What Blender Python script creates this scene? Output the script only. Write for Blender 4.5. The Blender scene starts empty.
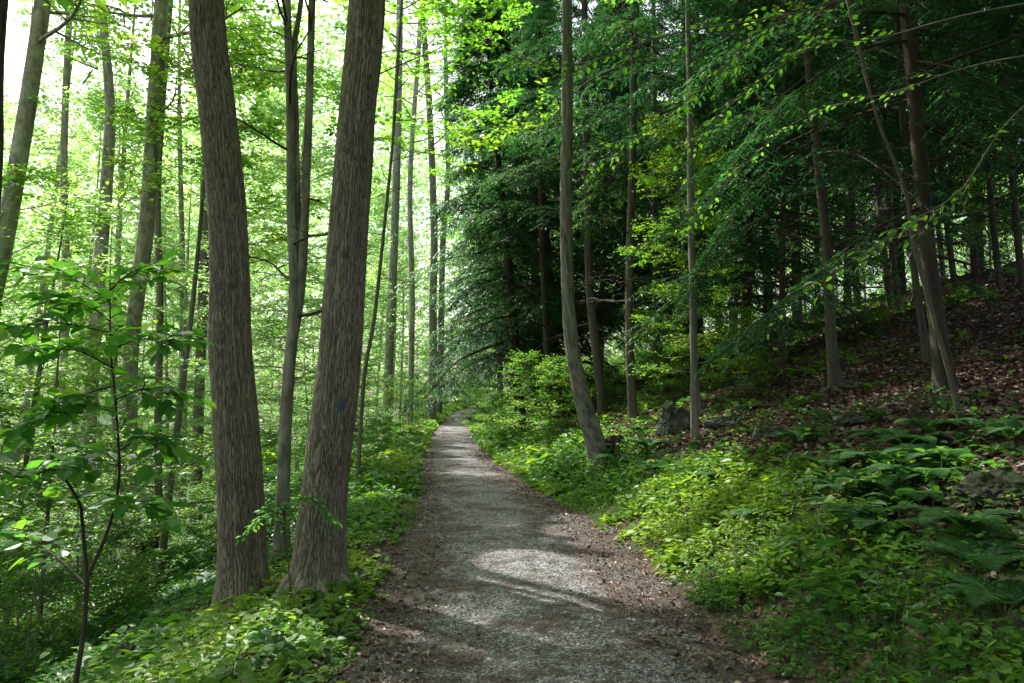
import bpy, math
import numpy as np
R = math.radians
sc = bpy.context.scene
COL = sc.collection

# ------------------------------------------------------------------ noise
def _hash(ix, iy, iz, seed):
    h = (ix.astype(np.int64)*374761393 + iy.astype(np.int64)*668265263 + iz.astype(np.int64)*2147483647 + seed*1274126177) & 0xffffffff
    h = ((h ^ (h >> 13))*1274126177) & 0xffffffff
    h = ((h ^ (h >> 15))*2246822519) & 0xffffffff
    return ((h ^ (h >> 16)) & 0xffffff)/16777215.0
def vn(x, y, z=0.0, seed=0):
    x, y, z = np.broadcast_arrays(np.asarray(x, float), np.asarray(y, float), np.asarray(z, float))
    ix, iy, iz = np.floor(x), np.floor(y), np.floor(z)
    fx, fy, fz = x-ix, y-iy, z-iz
    fx, fy, fz = [f*f*(3-2*f) for f in (fx, fy, fz)]
    r = 0
    for dx in (0, 1):
        for dy in (0, 1):
            for dz in (0, 1):
                w = (fx if dx else 1-fx)*(fy if dy else 1-fy)*(fz if dz else 1-fz)
                r = r + w*_hash(ix+dx, iy+dy, iz+dz, seed)
    return r*2-1
def fbm(x, y, z=0.0, seed=0, o=3):
    r, a, f = 0, 1.0, 1.0
    for k in range(o):
        r = r+a*vn(np.asarray(x)*f, np.asarray(y)*f, np.asarray(z)*f, seed+k*17); a *= .5; f *= 2.03
    return r
def sstep(a, b, x):
    t = np.clip((x-a)/(b-a), 0, 1); return t*t*(3-2*t)

# ------------------------------------------------------------------ camera
F = 740.0; CAMZ = 1.5; PITCH = math.atan(60.5/F)
cam_d = bpy.data.cameras.new('camera'); cam = bpy.data.objects.new('camera', cam_d); COL.objects.link(cam)
cam_d.lens = F/1024*36; cam_d.sensor_width = 36; cam_d.clip_end = 3000; cam_d.clip_start = .05
cam.location = (0, 0, CAMZ); cam.rotation_euler = (R(90)+PITCH, 0, 0)
sc.camera = cam
cp, sp = math.cos(PITCH), math.sin(PITCH)
def ray(px, py):
    a, b = (px-512)/F, (341.5-py)/F
    d = np.array([a, cp-b*sp, sp+b*cp]); return d/d[1]          # y component = 1
def at(px, py, Y):
    d = ray(px, py); return np.array([0, 0, CAMZ])+d*Y

# ------------------------------------------------------------------ terrain
CY = np.array([-40, 0, 3.9, 9.3, 19, 37, 60, 68, 80, 100, 140, 400.])
CX = np.array([.6, .38, .23, -.12, -1.42, -3.0, -3.6, -3.5, -1.0, 7, 24, 60.])
def cen(Y): 
    return (np.interp(Y-1.5, CY, CX)+np.interp(Y, CY, CX)+np.interp(Y+1.5, CY, CX))/3
def hwid(Y): return np.interp(Y, [0, 9, 19, 60], [1.24, 1.27, 1.16, 1.25])
def zpath(Y): return .85*sstep(28, 66, Y)+.02*np.clip(Y-66, 0, 60)
def height(X, Y, path=True):
    X = np.asarray(X, float); Y = np.asarray(Y, float)
    c, h, zp = cen(Y), hwid(Y), zpath(Y)
    u = X-c-h; w = c-h-X
    z = zp.copy() if hasattr(zp, 'copy') else zp
    # right hill
    ur = np.clip(u, 0, None)
    hill = .56*np.clip(ur-.15, 0, 1.5) + .335*np.clip(ur-1.65, 0, None)
    top = 7.2+.25*vn(Y*.05, 3.3, 0, 5)*4
    hill = np.where(hill > top-1.5, top-1.5+1.5*np.tanh((hill-top+1.5)/3.0)*1.0, hill)
    # left valley
    wl = np.clip(w, 0, None)
    fall = .06*np.clip(wl, 0, .5)+.44*np.clip(wl-.5, 0, None)
    fall = np.where(fall > 1.7, 1.7+1.0*np.tanh((fall-1.7)/1.4), fall)+.01*wl
    far = np.clip(wl-60, 0, None)
    rough = sstep(0.0, 1.5, np.maximum(u, w))
    n = fbm(X*.9, Y*.9, 0, 11, 3)*.075 + fbm(X*.22, Y*.22, 0, 21, 2)*.2*sstep(1, 6, np.maximum(u, w))
    edge = np.maximum(u, w)+fbm(X*1.7, Y*1.7, 0, 31, 3)*.14
    lip = -.045+.065*sstep(-.16, .05, edge) if path else 0
    return z+hill-fall+far*.03+n*rough+lip
def ground_hit(px, py):
    d = ray(px, py); ys = np.linspace(2.0, 120, 4000)
    z = CAMZ+d[2]*ys; x = d[0]*ys
    k = np.argmax(z < height(x, ys)); 
    return np.array([x[k], ys[k], float(height(x[k], ys[k]))])

# ------------------------------------------------------------------ mesh builder
class MB:
    def __init__(s): s.v = []; s.n = 0; s.f = []; s.m = []; s.t = []; s.sm = []
    def add(s, v, f, mat=0, tint=.5, smooth=False):
        v = np.asarray(v, np.float32).reshape(-1, 3); f = np.asarray(f, np.int64)
        if len(f) == 0: return
        s.v.append(v); s.f.append(f+s.n); s.n += len(v)
        s.m.append(np.full(len(f), mat, np.int32)); s.sm.append(np.full(len(f), smooth))
        s.t.append(np.broadcast_to(np.asarray(tint, np.float32), (len(v),)).copy())
    def data(s):
        return (np.concatenate(s.v), s.f, s.m, np.concatenate(s.t), s.sm)
    def build(s, name, mats, parent=None, loc=None):
        return build(s.data(), name, mats, parent, loc)
def mesh_from(d, name, mats, origin=None):
    v, fl, ml, t, sl = d
    if origin is not None: v = v-np.asarray(origin, np.float32)
    me = bpy.data.meshes.new(name)
    me.vertices.add(len(v)); me.vertices.foreach_set('co', v.astype(np.float32).ravel())
    loops = np.concatenate([f.ravel() for f in fl]).astype(np.int32)
    tot = np.concatenate([np.full(len(f), f.shape[1], np.int32) for f in fl])
    st = np.concatenate([[0], np.cumsum(tot)[:-1]]).astype(np.int32)
    me.loops.add(len(loops)); me.loops.foreach_set('vertex_index', loops)
    me.polygons.add(len(tot)); me.polygons.foreach_set('loop_start', st)
    me.polygons.foreach_set('material_index', np.concatenate(ml)); me.polygons.foreach_set('use_smooth', np.concatenate(sl))
    a = me.attributes.new('tint', 'FLOAT', 'POINT'); a.data.foreach_set('value', t.astype(np.float32))
    for m in mats: me.materials.append(m)
    me.update(calc_edges=True)
    return me
def build(d, name, mats, parent=None, loc=None):
    org = None
    if parent is not None: org = np.array(parent.location)
    elif loc is not None: org = np.array(loc)
    o = bpy.data.objects.new(name, mesh_from(d, name, mats, org)); COL.objects.link(o)
    if parent is not None: o.parent = parent
    elif loc is not None: o.location = loc
    return o
def tag(o, label=None, cat=None, group=None, kind=None):
    if label: o['label'] = label
    if cat: o['category'] = cat
    if group: o['group'] = group
    if kind: o['kind'] = kind
    return o
def empty(name, loc, label, cat, group=None):
    o = bpy.data.objects.new(name, None); COL.objects.link(o); o.location = [float(q) for q in loc]; o.empty_display_size = .2
    return tag(o, label, cat, group)

def norm(a): return a/np.maximum(np.linalg.norm(a, axis=-1, keepdims=True), 1e-9)
def tubes(P, rad, S=6):
    """P [N,K,3], rad [N,K] -> verts, quads"""
    N, K, _ = P.shape
    T = np.gradient(P, axis=1); T = norm(T)
    D = norm(P[:, -1]-P[:, 0]); ref = np.where(np.abs(D[:, 2:3]) > .8, np.array([[1., 0, 0]]), np.array([[0, 0, 1.]]))
    A = norm(np.cross(np.broadcast_to(ref[:, None], T.shape), T)); B = np.cross(T, A)
    an = np.arange(S)/S*2*math.pi
    V = P[:, :, None]+rad[:, :, None, None]*(A[:, :, None]*np.cos(an)[None, None, :, None]+B[:, :, None]*np.sin(an)[None, None, :, None])
    i = np.arange(N)[:, None, None]*K*S; k = np.arange(K-1)[None, :, None]*S; s = np.arange(S)[None, None]; s2 = (s+1) % S
    Q = np.stack([i+k+s, i+k+s2, i+k+S+s2, i+k+S+s], -1).reshape(-1, 4)
    return V.reshape(-1, 3), Q
def inst(tv, tf, pos, Yd, Zn, sc_, sx=1.0):
    """instances of a template: Yd = long axis, Zn = approx normal"""
    Yd = norm(Yd); X = norm(np.cross(Yd, Zn)); Z = np.cross(X, Yd)
    s = np.broadcast_to(np.asarray(sc_, float), (len(pos),))[:, None, None]
    sx = np.broadcast_to(np.asarray(sx, float), (len(pos),))[:, None, None]
    V = pos[:, None]+s*(tv[None, :, 0:1]*X[:, None]*sx+tv[None, :, 1:2]*Yd[:, None]+tv[None, :, 2:3]*Z[:, None])
    Q = (np.arange(len(pos))[:, None, None]*len(tv)+tf[None]).reshape(-1, tf.shape[1])
    return V.reshape(-1, 3), Q
# leaf templates, length 1 along +Y
LEAF = (np.array([[0, 0, 0], [-.27, .3, .07], [-.22, .68, .05], [0, 1, -.06], [.22, .68, .05], [.27, .3, .07]]),
        np.array([[0, 3, 2, 1], [0, 5, 4, 3]]))
LEAF1 = (np.array([[0, 0, 0], [-.3, .42, .06], [0, 1, -.03], [.3, .42, .06]]), np.array([[0, 3, 2, 1]]))
TWIG = (np.array([[0, 0, 0], [-.13, .35, .0], [0, 1, -.08], [.13, .35, .0]]), np.array([[0, 3, 2, 1]]))
def leaves(mb, pos, Yd, Zn, size, mat, tint, tpl=LEAF, sx=1.0):
    v, q = inst(tpl[0], tpl[1], pos, Yd, Zn, size, sx)
    mb.add(v, q, mat, np.repeat(np.broadcast_to(tint, (len(pos),)), len(tpl[0])))

# ------------------------------------------------------------------ materials
def newmat(name):
    m = bpy.data.materials.new(name); m.use_nodes = True; nt = m.node_tree; nt.nodes.clear(); return m, nt
def N(nt, t, **k):
    n = nt.nodes.new(t)
    for a, b in k.items():
        if hasattr(n, a): setattr(n, a, b)
        else: n.inputs[a.replace('_', ' ')].default_value = b
    return n
def ramp(nt, fac, stops):
    r = nt.nodes.new('ShaderNodeValToRGB'); nt.links.new(fac, r.inputs[0]); e = r.color_ramp.elements
    while len(e) < len(stops): e.new(.5)
    for i, (p, c) in enumerate(stops): e[i].position = p; e[i].color = (*c, 1)
    return r.outputs[0]
def noise(nt, vec, scale, detail=4, rough=.55, dist=0.):
    n = nt.nodes.new('ShaderNodeTexNoise'); n.inputs['Scale'].default_value = scale; n.inputs['Detail'].default_value = detail
    n.inputs['Roughness'].default_value = rough; n.inputs['Distortion'].default_value = dist; nt.links.new(vec, n.inputs['Vector']); return n.outputs['Fac']
def math_(nt, op, a, b=None, clamp=False):
    n = nt.nodes.new('ShaderNodeMath'); n.operation = op; n.use_clamp = clamp
    for i, q in enumerate((a, b)):
        if q is None: continue
        if isinstance(q, (int, float)): n.inputs[i].default_value = q
        else: nt.links.new(q, n.inputs[i])
    return n.outputs[0]
def mixc(nt, fac, a, b, mode='MIX'):
    n = nt.nodes.new('ShaderNodeMix'); n.data_type = 'RGBA'; n.blend_type = mode
    for key, q in ((0, fac), (6, a), (7, b)):
        if isinstance(q, (int, float)): n.inputs[key].default_value = q
        elif isinstance(q, tuple): n.inputs[key].default_value = (*q, 1)
        else: nt.links.new(q, n.inputs[key])
    return n.outputs[2]
def leaf_mat(name, stops, tstops, tfac=.5, rough=.42, spec=.5):
    m, nt = newmat(name); L = nt.links.new
    at_ = N(nt, 'ShaderNodeAttribute', attribute_name='tint'); oi = nt.nodes.new('ShaderNodeObjectInfo')
    rnd = math_(nt, 'MULTIPLY_ADD', oi.outputs['Random'], .16); nt.nodes[-1].inputs[2].default_value = -.08
    f = math_(nt, 'ADD', at_.outputs['Fac'], rnd, True)
    c = ramp(nt, f, stops); t = ramp(nt, f, tstops)
    p = N(nt, 'ShaderNodeBsdfPrincipled'); p.inputs['Roughness'].default_value = rough
    p.inputs['Specular IOR Level'].default_value = spec
    L(c, p.inputs['Base Color'])
    tr = nt.nodes.new('ShaderNodeBsdfTranslucent'); L(t, tr.inputs['Color'])
    mx = nt.nodes.new('ShaderNodeMixShader'); mx.inputs[0].default_value = tfac; L(p.outputs[0], mx.inputs[1]); L(tr.outputs[0], mx.inputs[2])
    o = nt.nodes.new('ShaderNodeOutputMaterial'); L(mx.outputs[0], o.inputs[0]); return m
def bark_mat(name, dark, mid, light, vs=.12, sc_=9, bump=.6, moss=0., bdist=.02, nz=.9, tw=.75):
    m, nt = newmat(name); L = nt.links.new
    tc = nt.nodes.new('ShaderNodeTexCoord'); mp = nt.nodes.new('ShaderNodeMapping'); mp.inputs['Scale'].default_value = (1, 1, vs)
    L(tc.outputs['Object'], mp.inputs[0])
    a = noise(nt, mp.outputs[0], sc_*3, 6, .65, .4); b = noise(nt, tc.outputs['Object'], 1.3, 3)
    fine = noise(nt, tc.outputs['Object'], 70, 3)
    at_ = N(nt, 'ShaderNodeAttribute', attribute_name='tint')
    v = math_(nt, 'MULTIPLY', at_.outputs['Fac'], tw); v = math_(nt, 'ADD', v, math_(nt, 'MULTIPLY', math_(nt, 'SUBTRACT', a, .5), nz)); v = math_(nt, 'ADD', v, math_(nt, 'MULTIPLY', fine, .18), True)
    c = ramp(nt, v, [(.1, dark), (.42, mid), (.85, light)])
    c = mixc(nt, math_(nt, 'MULTIPLY', math_(nt, 'GREATER_THAN', b, .1), math_(nt, 'MULTIPLY', b, .55)), c, mixc(nt, .5, c, tuple(q*.9 for q in light)))
    li = noise(nt, tc.outputs['Object'], 5, 5, .7)
    if moss > 0:
        mk = math_(nt, 'MULTIPLY', math_(nt, 'SUBTRACT', li, .52, True), 6*moss, True)
        c = mixc(nt, mk, c, (.07, .11, .05))
    p = N(nt, 'ShaderNodeBsdfPrincipled'); p.inputs['Roughness'].default_value = .9; p.inputs['Specular IOR Level'].default_value = .2; L(c, p.inputs['Base Color'])
    bm = nt.nodes.new('ShaderNodeBump'); bm.inputs['Strength'].default_value = bump; bm.inputs['Distance'].default_value = bdist; L(v, bm.inputs['Height']); L(bm.outputs[0], p.inputs['Normal'])
    o = nt.nodes.new('ShaderNodeOutputMaterial'); L(p.outputs[0], o.inputs[0]); return m
def tint_mat(name, stops, rough=.85, spec=.3, bump=0, bscale=30):
    m, nt = newmat(name); L = nt.links.new
    at_ = N(nt, 'ShaderNodeAttribute', attribute_name='tint'); tc = nt.nodes.new('ShaderNodeTexCoord')
    n = noise(nt, tc.outputs['Object'], bscale, 4)
    f = math_(nt, 'ADD', at_.outputs['Fac'], math_(nt, 'MULTIPLY', math_(nt, 'SUBTRACT', n, .5), .4), True)
    c = ramp(nt, f, stops)
    p = N(nt, 'ShaderNodeBsdfPrincipled'); p.inputs['Roughness'].default_value = rough; p.inputs['Specular IOR Level'].default_value = spec; L(c, p.inputs['Base Color'])
    if bump:
        bm = nt.nodes.new('ShaderNodeBump'); bm.inputs['Strength'].default_value = bump; bm.inputs['Distance'].default_value = .02; L(n, bm.inputs['Height']); L(bm.outputs[0], p.inputs['Normal'])
    o = nt.nodes.new('ShaderNodeOutputMaterial'); L(p.outputs[0], o.inputs[0]); return m

M = {}
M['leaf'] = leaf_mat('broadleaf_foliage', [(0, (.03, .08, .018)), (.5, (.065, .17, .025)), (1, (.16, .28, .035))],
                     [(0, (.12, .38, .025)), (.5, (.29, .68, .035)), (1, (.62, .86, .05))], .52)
M['leaf_haze'] = leaf_mat('haze_lightened_far_foliage', [(0, (.06, .14, .055)), (.5, (.13, .25, .085)), (1, (.24, .36, .12))],
                     [(0, (.24, .54, .13)), (.5, (.43, .76, .18)), (1, (.68, .90, .27))], .6)  # paler than near leaves: distance haze and sunlight put into the leaf colour
M['leaf_big'] = leaf_mat('big_leaf', [(0, (.025, .09, .018)), (.5, (.05, .17, .025)), (1, (.11, .26, .035))],
                     [(0, (.08, .36, .03)), (.5, (.2, .58, .04)), (1, (.5, .75, .06))], .45, .4, .3)
M['needle'] = leaf_mat('hemlock_needles', [(0, (.008, .034, .016)), (.5, (.024, .082, .030)), (1, (.065, .15, .04))],
                     [(0, (.016, .10, .03)), (.5, (.065, .24, .055)), (1, (.18, .42, .075))], .34, .45, .35)
M['herb'] = leaf_mat('ground_plant_leaf', [(0, (.012, .045, .014)), (.5, (.04, .125, .02)), (1, (.15, .25, .02))],
                     [(0, (.03, .14, .02)), (.5, (.14, .40, .03)), (1, (.52, .70, .03))], .42, .45, .32)
M['fern'] = leaf_mat('fern_leaf', [(0, (.014, .06, .022)), (1, (.055, .15, .04))], [(0, (.06, .22, .05)), (1, (.2, .44, .08))], .38, .6, .3)
M['grass'] = leaf_mat('grass_blade', [(0, (.03, .10, .02)), (1, (.12, .24, .03))], [(0, (.12, .36, .03)), (1, (.36, .60, .06))], .4)
M['bark_hero'] = bark_mat('furrowed_bark', (.04, .034, .025), (.155, .134, .10), (.37, .33, .26), .38, 9, .5, .12, .02, .2, .62)
M['bark_grey'] = bark_mat('grey_bark', (.04, .035, .028), (.13, .118, .098), (.28, .26, .22), .2, 8, .6, .25)
M['bark_pale'] = bark_mat('pale_smooth_bark', (.07, .062, .046), (.27, .245, .195), (.52, .49, .42), .5, 4, .5, .35, .02, 1.8)
M['bark_mottled'] = bark_mat('mottled_bark', (.03, .027, .02), (.15, .135, .105), (.36, .34, .28), .35, 2.2, .5, .6, .02, 2.2)
M['bark_brown'] = bark_mat('brown_bark', (.022, .018, .014), (.08, .068, .054), (.18, .16, .13), .2, 9, .8, .3)
M['bark_dark'] = bark_mat('dark_hemlock_bark', (.012, .009, .007), (.05, .038, .03), (.12, .095, .075), .2, 9, .7, .15)
M['twig'] = tint_mat('twig_wood', [(0, (.02, .016, .012)), (1, (.10, .085, .07))])
M['stem'] = tint_mat('green_stem', [(0, (.03, .05, .015)), (1, (.08, .12, .03))])
M['litter'] = leaf_mat('dead_leaf', [(0, (.04, .025, .018)), (.5, (.135, .085, .06)), (.85, (.29, .20, .145)), (1, (.52, .43, .34))],
                     [(0, (.03, .01, .005)), (1, (.25, .12, .05))], .12, .55, .5)
M['stone'] = tint_mat('gravel_stone', [(0, (.07, .066, .062)), (.5, (.15, .15, .155)), (1, (.36, .36, .365))], .8, .35, .3, 120)
M['rock'] = tint_mat('mossy_rock', [(0, (.02, .035, .012)), (.4, (.045, .055, .03)), (.7, (.10, .105, .09)), (1, (.24, .25, .23))], .95, .2, .9, 9)
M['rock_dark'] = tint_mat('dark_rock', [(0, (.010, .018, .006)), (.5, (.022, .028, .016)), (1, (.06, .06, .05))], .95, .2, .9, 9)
M['rot'] = tint_mat('rotten_wood', [(0, (.010, .010, .006)), (.5, (.038, .03, .02)), (1, (.12, .09, .06))], .95, .15, 1., 25)
M['paint'] = tint_mat('faded_blue_paint', [(0, (.045, .085, .13)), (1, (.095, .16, .23))], .8, .2, .5, 40)
M['deadfol'] = leaf_mat('withered_leaf', [(0, (.16, .05, .015)), (1, (.34, .13, .04))], [(0, (.3, .08, .02)), (1, (.5, .2, .05))], .4)

def ground_mat():
    m, nt = newmat('forest_floor'); L = nt.links.new
    g = nt.nodes.new('ShaderNodeNewGeometry'); P = g.outputs['Position']
    v = nt.nodes.new('ShaderNodeTexVoronoi'); v.inputs['Scale'].default_value = 16; v.inputs['Randomness'].default_value = 1
    mp = nt.nodes.new('ShaderNodeMapping'); L(P, mp.inputs[0]); L(mp.outputs[0], v.inputs['Vector'])
    sv = nt.nodes.new('ShaderNodeSeparateColor'); L(v.outputs['Color'], sv.inputs[0])
    n1 = noise(nt, P, .8, 5, .6); n2 = noise(nt, P, 22, 6, .7)
    litter = ramp(nt, math_(nt, 'MULTIPLY', math_(nt, 'ADD', sv.outputs[0], n2), .5), [(.15, (.016, .011, .009)), (.45, (.058, .037, .027)), (.65, (.12, .078, .056)), (.9, (.23, .165, .125))])
    soil = ramp(nt, n2, [(.3, (.012, .009, .007)), (.7, (.05, .034, .024))])
    c = mixc(nt, ramp(nt, n1, [(.42, (0, 0, 0)), (.58, (1, 1, 1))]), soil, litter)
    at_ = N(nt, 'ShaderNodeAttribute', attribute_name='tint')
    n3 = noise(nt, P, 3.2, 6, .75)
    green = ramp(nt, n2, [(.3, (.012, .03, .008)), (.7, (.05, .10, .02))])
    gm = math_(nt, 'MULTIPLY', at_.outputs['Fac'], math_(nt, 'MULTIPLY', math_(nt, 'SUBTRACT', n3, .42, True), 6, True))
    c = mixc(nt, gm, c, green)
    p = N(nt, 'ShaderNodeBsdfPrincipled'); p.inputs['Roughness'].default_value = .9; p.inputs['Specular IOR Level'].default_value = .25; L(c, p.inputs['Base Color'])
    b = nt.nodes.new('ShaderNodeBump'); b.inputs['Strength'].default_value = .8; b.inputs['Distance'].default_value = .04
    L(math_(nt, 'ADD', math_(nt, 'MULTIPLY', n2, .8), sv.outputs[1]), b.inputs['Height']); L(b.outputs[0], p.inputs['Normal'])
    o = nt.nodes.new('ShaderNodeOutputMaterial'); L(p.outputs[0], o.inputs[0]); return m
def path_mat():
    m, nt = newmat('gravel_path'); L = nt.links.new
    g = nt.nodes.new('ShaderNodeNewGeometry'); P = g.outputs['Position']
    v = nt.nodes.new('ShaderNodeTexVoronoi'); v.inputs['Scale'].default_value = 62; L(P, v.inputs['Vector'])
    sv = nt.nodes.new('ShaderNodeSeparateColor'); L(v.outputs['Color'], sv.inputs[0])
    v2 = nt.nodes.new('ShaderNodeTexVoronoi'); v2.inputs['Scale'].default_value = 150; L(P, v2.inputs['Vector'])
    s2 = nt.nodes.new('ShaderNodeSeparateColor'); L(v2.outputs['Color'], s2.inputs[0])
    grav = ramp(nt, math_(nt, 'ADD', math_(nt, 'MULTIPLY', sv.outputs[0], .6), math_(nt, 'MULTIPLY', s2.outputs[0], .4)), [(.12, (.028, .028, .029)), (.42, (.098, .098, .102)), (.72, (.25, .248, .255)), (.97, (.58, .58, .59))])
    n2 = noise(nt, P, 34, 6, .7)
    hum = ramp(nt, math_(nt, 'ADD', math_(nt, 'MULTIPLY', n2, .7), math_(nt, 'MULTIPLY', s2.outputs[1], .3)), [(.25, (.014, .010, .009)), (.5, (.050, .034, .028)), (.75, (.15, .105, .085))])
    at_ = N(nt, 'ShaderNodeAttribute', attribute_name='tint')
    n1 = noise(nt, P, 1.5, 6, .68); n4 = noise(nt, P, 9, 5, .75)
    mk = math_(nt, 'ADD', math_(nt, 'ADD', math_(nt, 'MULTIPLY', n1, 1.), math_(nt, 'MULTIPLY', n4, .7)), math_(nt, 'MULTIPLY', at_.outputs['Fac'], .42))
    mk = math_(nt, 'MULTIPLY', math_(nt, 'SUBTRACT', mk, .81), 6, True)
    c = mixc(nt, mk, grav, hum)
    p = N(nt, 'ShaderNodeBsdfPrincipled'); p.inputs['Roughness'].default_value = .8; p.inputs['Specular IOR Level'].default_value = .35; L(c, p.inputs['Base Color'])
    b = nt.nodes.new('ShaderNodeBump'); b.inputs['Strength'].default_value = 1.; b.inputs['Distance'].default_value = .012
    h = math_(nt, 'ADD', math_(nt, 'SUBTRACT', 1., v.outputs['Distance']), math_(nt, 'MULTIPLY', n2, .7))
    L(h, b.inputs['Height']); L(b.outputs[0], p.inputs['Normal'])
    o = nt.nodes.new('ShaderNodeOutputMaterial'); L(p.outputs[0], o.inputs[0]); return m
M['ground'] = ground_mat(); M['path'] = path_mat()

# ------------------------------------------------------------------ light and sky
SUN = np.array([-.50, .52, .95]); SUN = SUN/np.linalg.norm(SUN)
w = bpy.data.worlds.new('World'); sc.world = w; w.use_nodes = True; nt = w.node_tree; bg = nt.nodes['Background']
sky = nt.nodes.new('ShaderNodeTexSky'); sky.sky_type = 'NISHITA'; sky.sun_disc = False
sky.sun_elevation = math.asin(SUN[2]); sky.sun_rotation = math.atan2(SUN[0], SUN[1]); sky.air_density = 1.3; sky.dust_density = 4.5; sky.ozone_density = 1.
hs = nt.nodes.new('ShaderNodeHueSaturation'); hs.inputs['Saturation'].default_value = .55; nt.links.new(sky.outputs[0], hs.inputs['Color']); nt.links.new(hs.outputs[0], bg.inputs[0]); bg.inputs[1].default_value = SKY_STRENGTH = .38
sd = bpy.data.lights.new('sun', 'SUN'); sd.energy = 10.0; sd.angle = R(.53); sd.color = (1, .955, .88)
so = bpy.data.objects.new('sun', sd); COL.objects.link(so); so.location = tuple(SUN*60)
from mathutils import Vector
so.rotation_euler = Vector(tuple(SUN)).to_track_quat('Z', 'Y').to_euler()
sc.view_settings.view_transform = 'Standard'; sc.view_settings.look = 'None'; sc.view_settings.exposure = 0; sc.view_settings.gamma = 1
cy = sc.cycles; cy.max_bounces = 9; cy.diffuse_bounces = 6; cy.glossy_bounces = 2; cy.transmission_bounces = 6; cy.transparent_max_bounces = 4
cy.caustics_reflective = False; cy.caustics_refractive = False; cy.use_denoising = True; cy.denoiser = 'OPENIMAGEDENOISE'; cy.denoising_prefilter = 'NONE'; cy.sample_clamp_indirect = 6
cy.use_adaptive_sampling = False; cy.adaptive_threshold = .02

# gaps in the canopy where the sun reaches the floor: (point on the ground, radius)
GAPS = []
def gap(px, py, r): GAPS.append((ground_hit(px, py), r, 1.3))
gap(558, 577, .6); gap(600, 586, .75); gap(625, 570, .4); gap(535, 565, .4); gap(510, 590, .3); gap(640, 525, .9); gap(690, 500, .8); gap(265, 640, .5); gap(320, 625, .45); gap(375, 500, .5); gap(420, 430, 2.5); gap(500, 440, 1.6)
gap(600, 520, .5); gap(730, 560, .5)
_rg = np.random.default_rng(99)
for _k in range(115):      # openings high in the canopy over the left woods
    _y = _rg.uniform(9, 50); _x = float(cen(_y))-_rg.uniform(2.9, 4+_y*.75)
    GAPS.append((np.array([_x, _y, float(height(_x, _y))]), _rg.uniform(.6, 1.7), _rg.uniform(4.5, 10)))
for _k in range(26):      # and over the right side
    _y = _rg.uniform(13, 45); _x = float(cen(_y))+_rg.uniform(2.6, 4+_y*.5)
    GAPS.append((np.array([_x, _y, float(height(_x, _y))]), _rg.uniform(.4, 1.1), _rg.uniform(6, 13)))
for _k in range(26):
    _y = _rg.uniform(6.5, 20); _x = float(cen(_y))-_rg.uniform(2.2, 2.5+_y*.7)
    GAPS.append((np.array([_x, _y, float(height(_x, _y))]), _rg.uniform(.45, 1.2), _rg.uniform(1.5, 4)))
def in_gap(pts):
    m = np.zeros(len(pts), bool)
    lo_, hi_ = pts.min(0), pts.max(0); ctr = (lo_+hi_)/2; rad_c = np.linalg.norm(hi_-lo_)/2
    for g, r, tm in GAPS:
        dc = ctr-g; qc = dc-(dc@SUN)*SUN
        if np.linalg.norm(qc) > rad_c+r*1.3: continue
        d = pts-g; t = d@SUN; q = d-t[:, None]*SUN; m |= (np.linalg.norm(q, axis=1) < r*(1+.25*vn(q[:, 0]*3, q[:, 1]*3, 0, 3))) & (t > tm)
    return m

# ------------------------------------------------------------------ ground and path
def warp(n, a, b, c0, k):
    t = np.linspace(-1, 1, n); s = np.sinh(t*k)/np.sinh(k)
    return np.where(s < 0, c0+s*(c0-a), c0+s*(b-c0))
gx = warp(760, -260, 260, 0, 4.2); gy = warp(900, -60, 480, 5, 4.0)
gy = np.concatenate([np.linspace(-40, 1, 50), 1+(np.exp(np.linspace(0, 5.2, 760))-1)/(math.exp(5.2)-1)*430])
GX, GY = np.meshgrid(gx, gy)
GZ = height(GX, GY)
ny, nx = GX.shape
idx = np.arange(ny*nx).reshape(ny, nx)
mb = MB()
u_ = GX-cen(GY)-hwid(GY); w_ = cen(GY)-hwid(GY)-GX
gr = np.clip(np.where(u_ > 0, 1-.85*sstep(1.5, 3.5, u_)*sstep(20, 8, GY*.6), np.where(w_ > 0, .8, 0))+sstep(25, 45, GY)*.5, 0, 1)
mb.add(np.stack([GX, GY, GZ], -1), np.stack([idx[:-1, :-1], idx[:-1, 1:], idx[1:, 1:], idx[1:, :-1]], -1).reshape(-1, 4), 0, gr.ravel(), True)
g_o = mb.build('ground', [M['ground']]); tag(g_o, 'brown forest floor under leaf litter and low green plants', kind='structure')
py_ = np.concatenate([np.linspace(-12, 1.5, 30), np.linspace(1.6, 20, 500), np.linspace(20.1, 130, 400)]); ps = np.linspace(-1.28, 1.28, 70)
PY, PS = np.meshgrid(py_, ps, indexing='ij'); PX = cen(PY)+PS*hwid(PY)
PZ = zpath(PY)+fbm(PX*2.5, PY*2.5, 0, 41, 3)*.012-.02*PS**2+.012*np.exp(-(PS/.25)**2)
i2 = np.arange(PX.size).reshape(PX.shape); mb = MB()
mb.add(np.stack([PX, PY, PZ], -1), np.stack([i2[:-1, :-1], i2[:-1, 1:], i2[1:, 1:], i2[1:, :-1]], -1).reshape(-1, 4), 0, np.clip(np.abs(PS)**2.5, 0, 1).ravel(), True)
tag(mb.build('path', [M['path']]), 'grey gravel path with brown leaf mould running into the woods', kind='structure')
def zsurf(X, Y):
    h = height(X, Y); s = np.abs((X-cen(Y))/hwid(Y)); pz = zpath(Y)+fbm(X*2.5, Y*2.5, 0, 41, 3)*.012-.02*s**2
    return np.where(s < 1.28, np.maximum(h, pz), h)

rng = np.random.default_rng(7)
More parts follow.
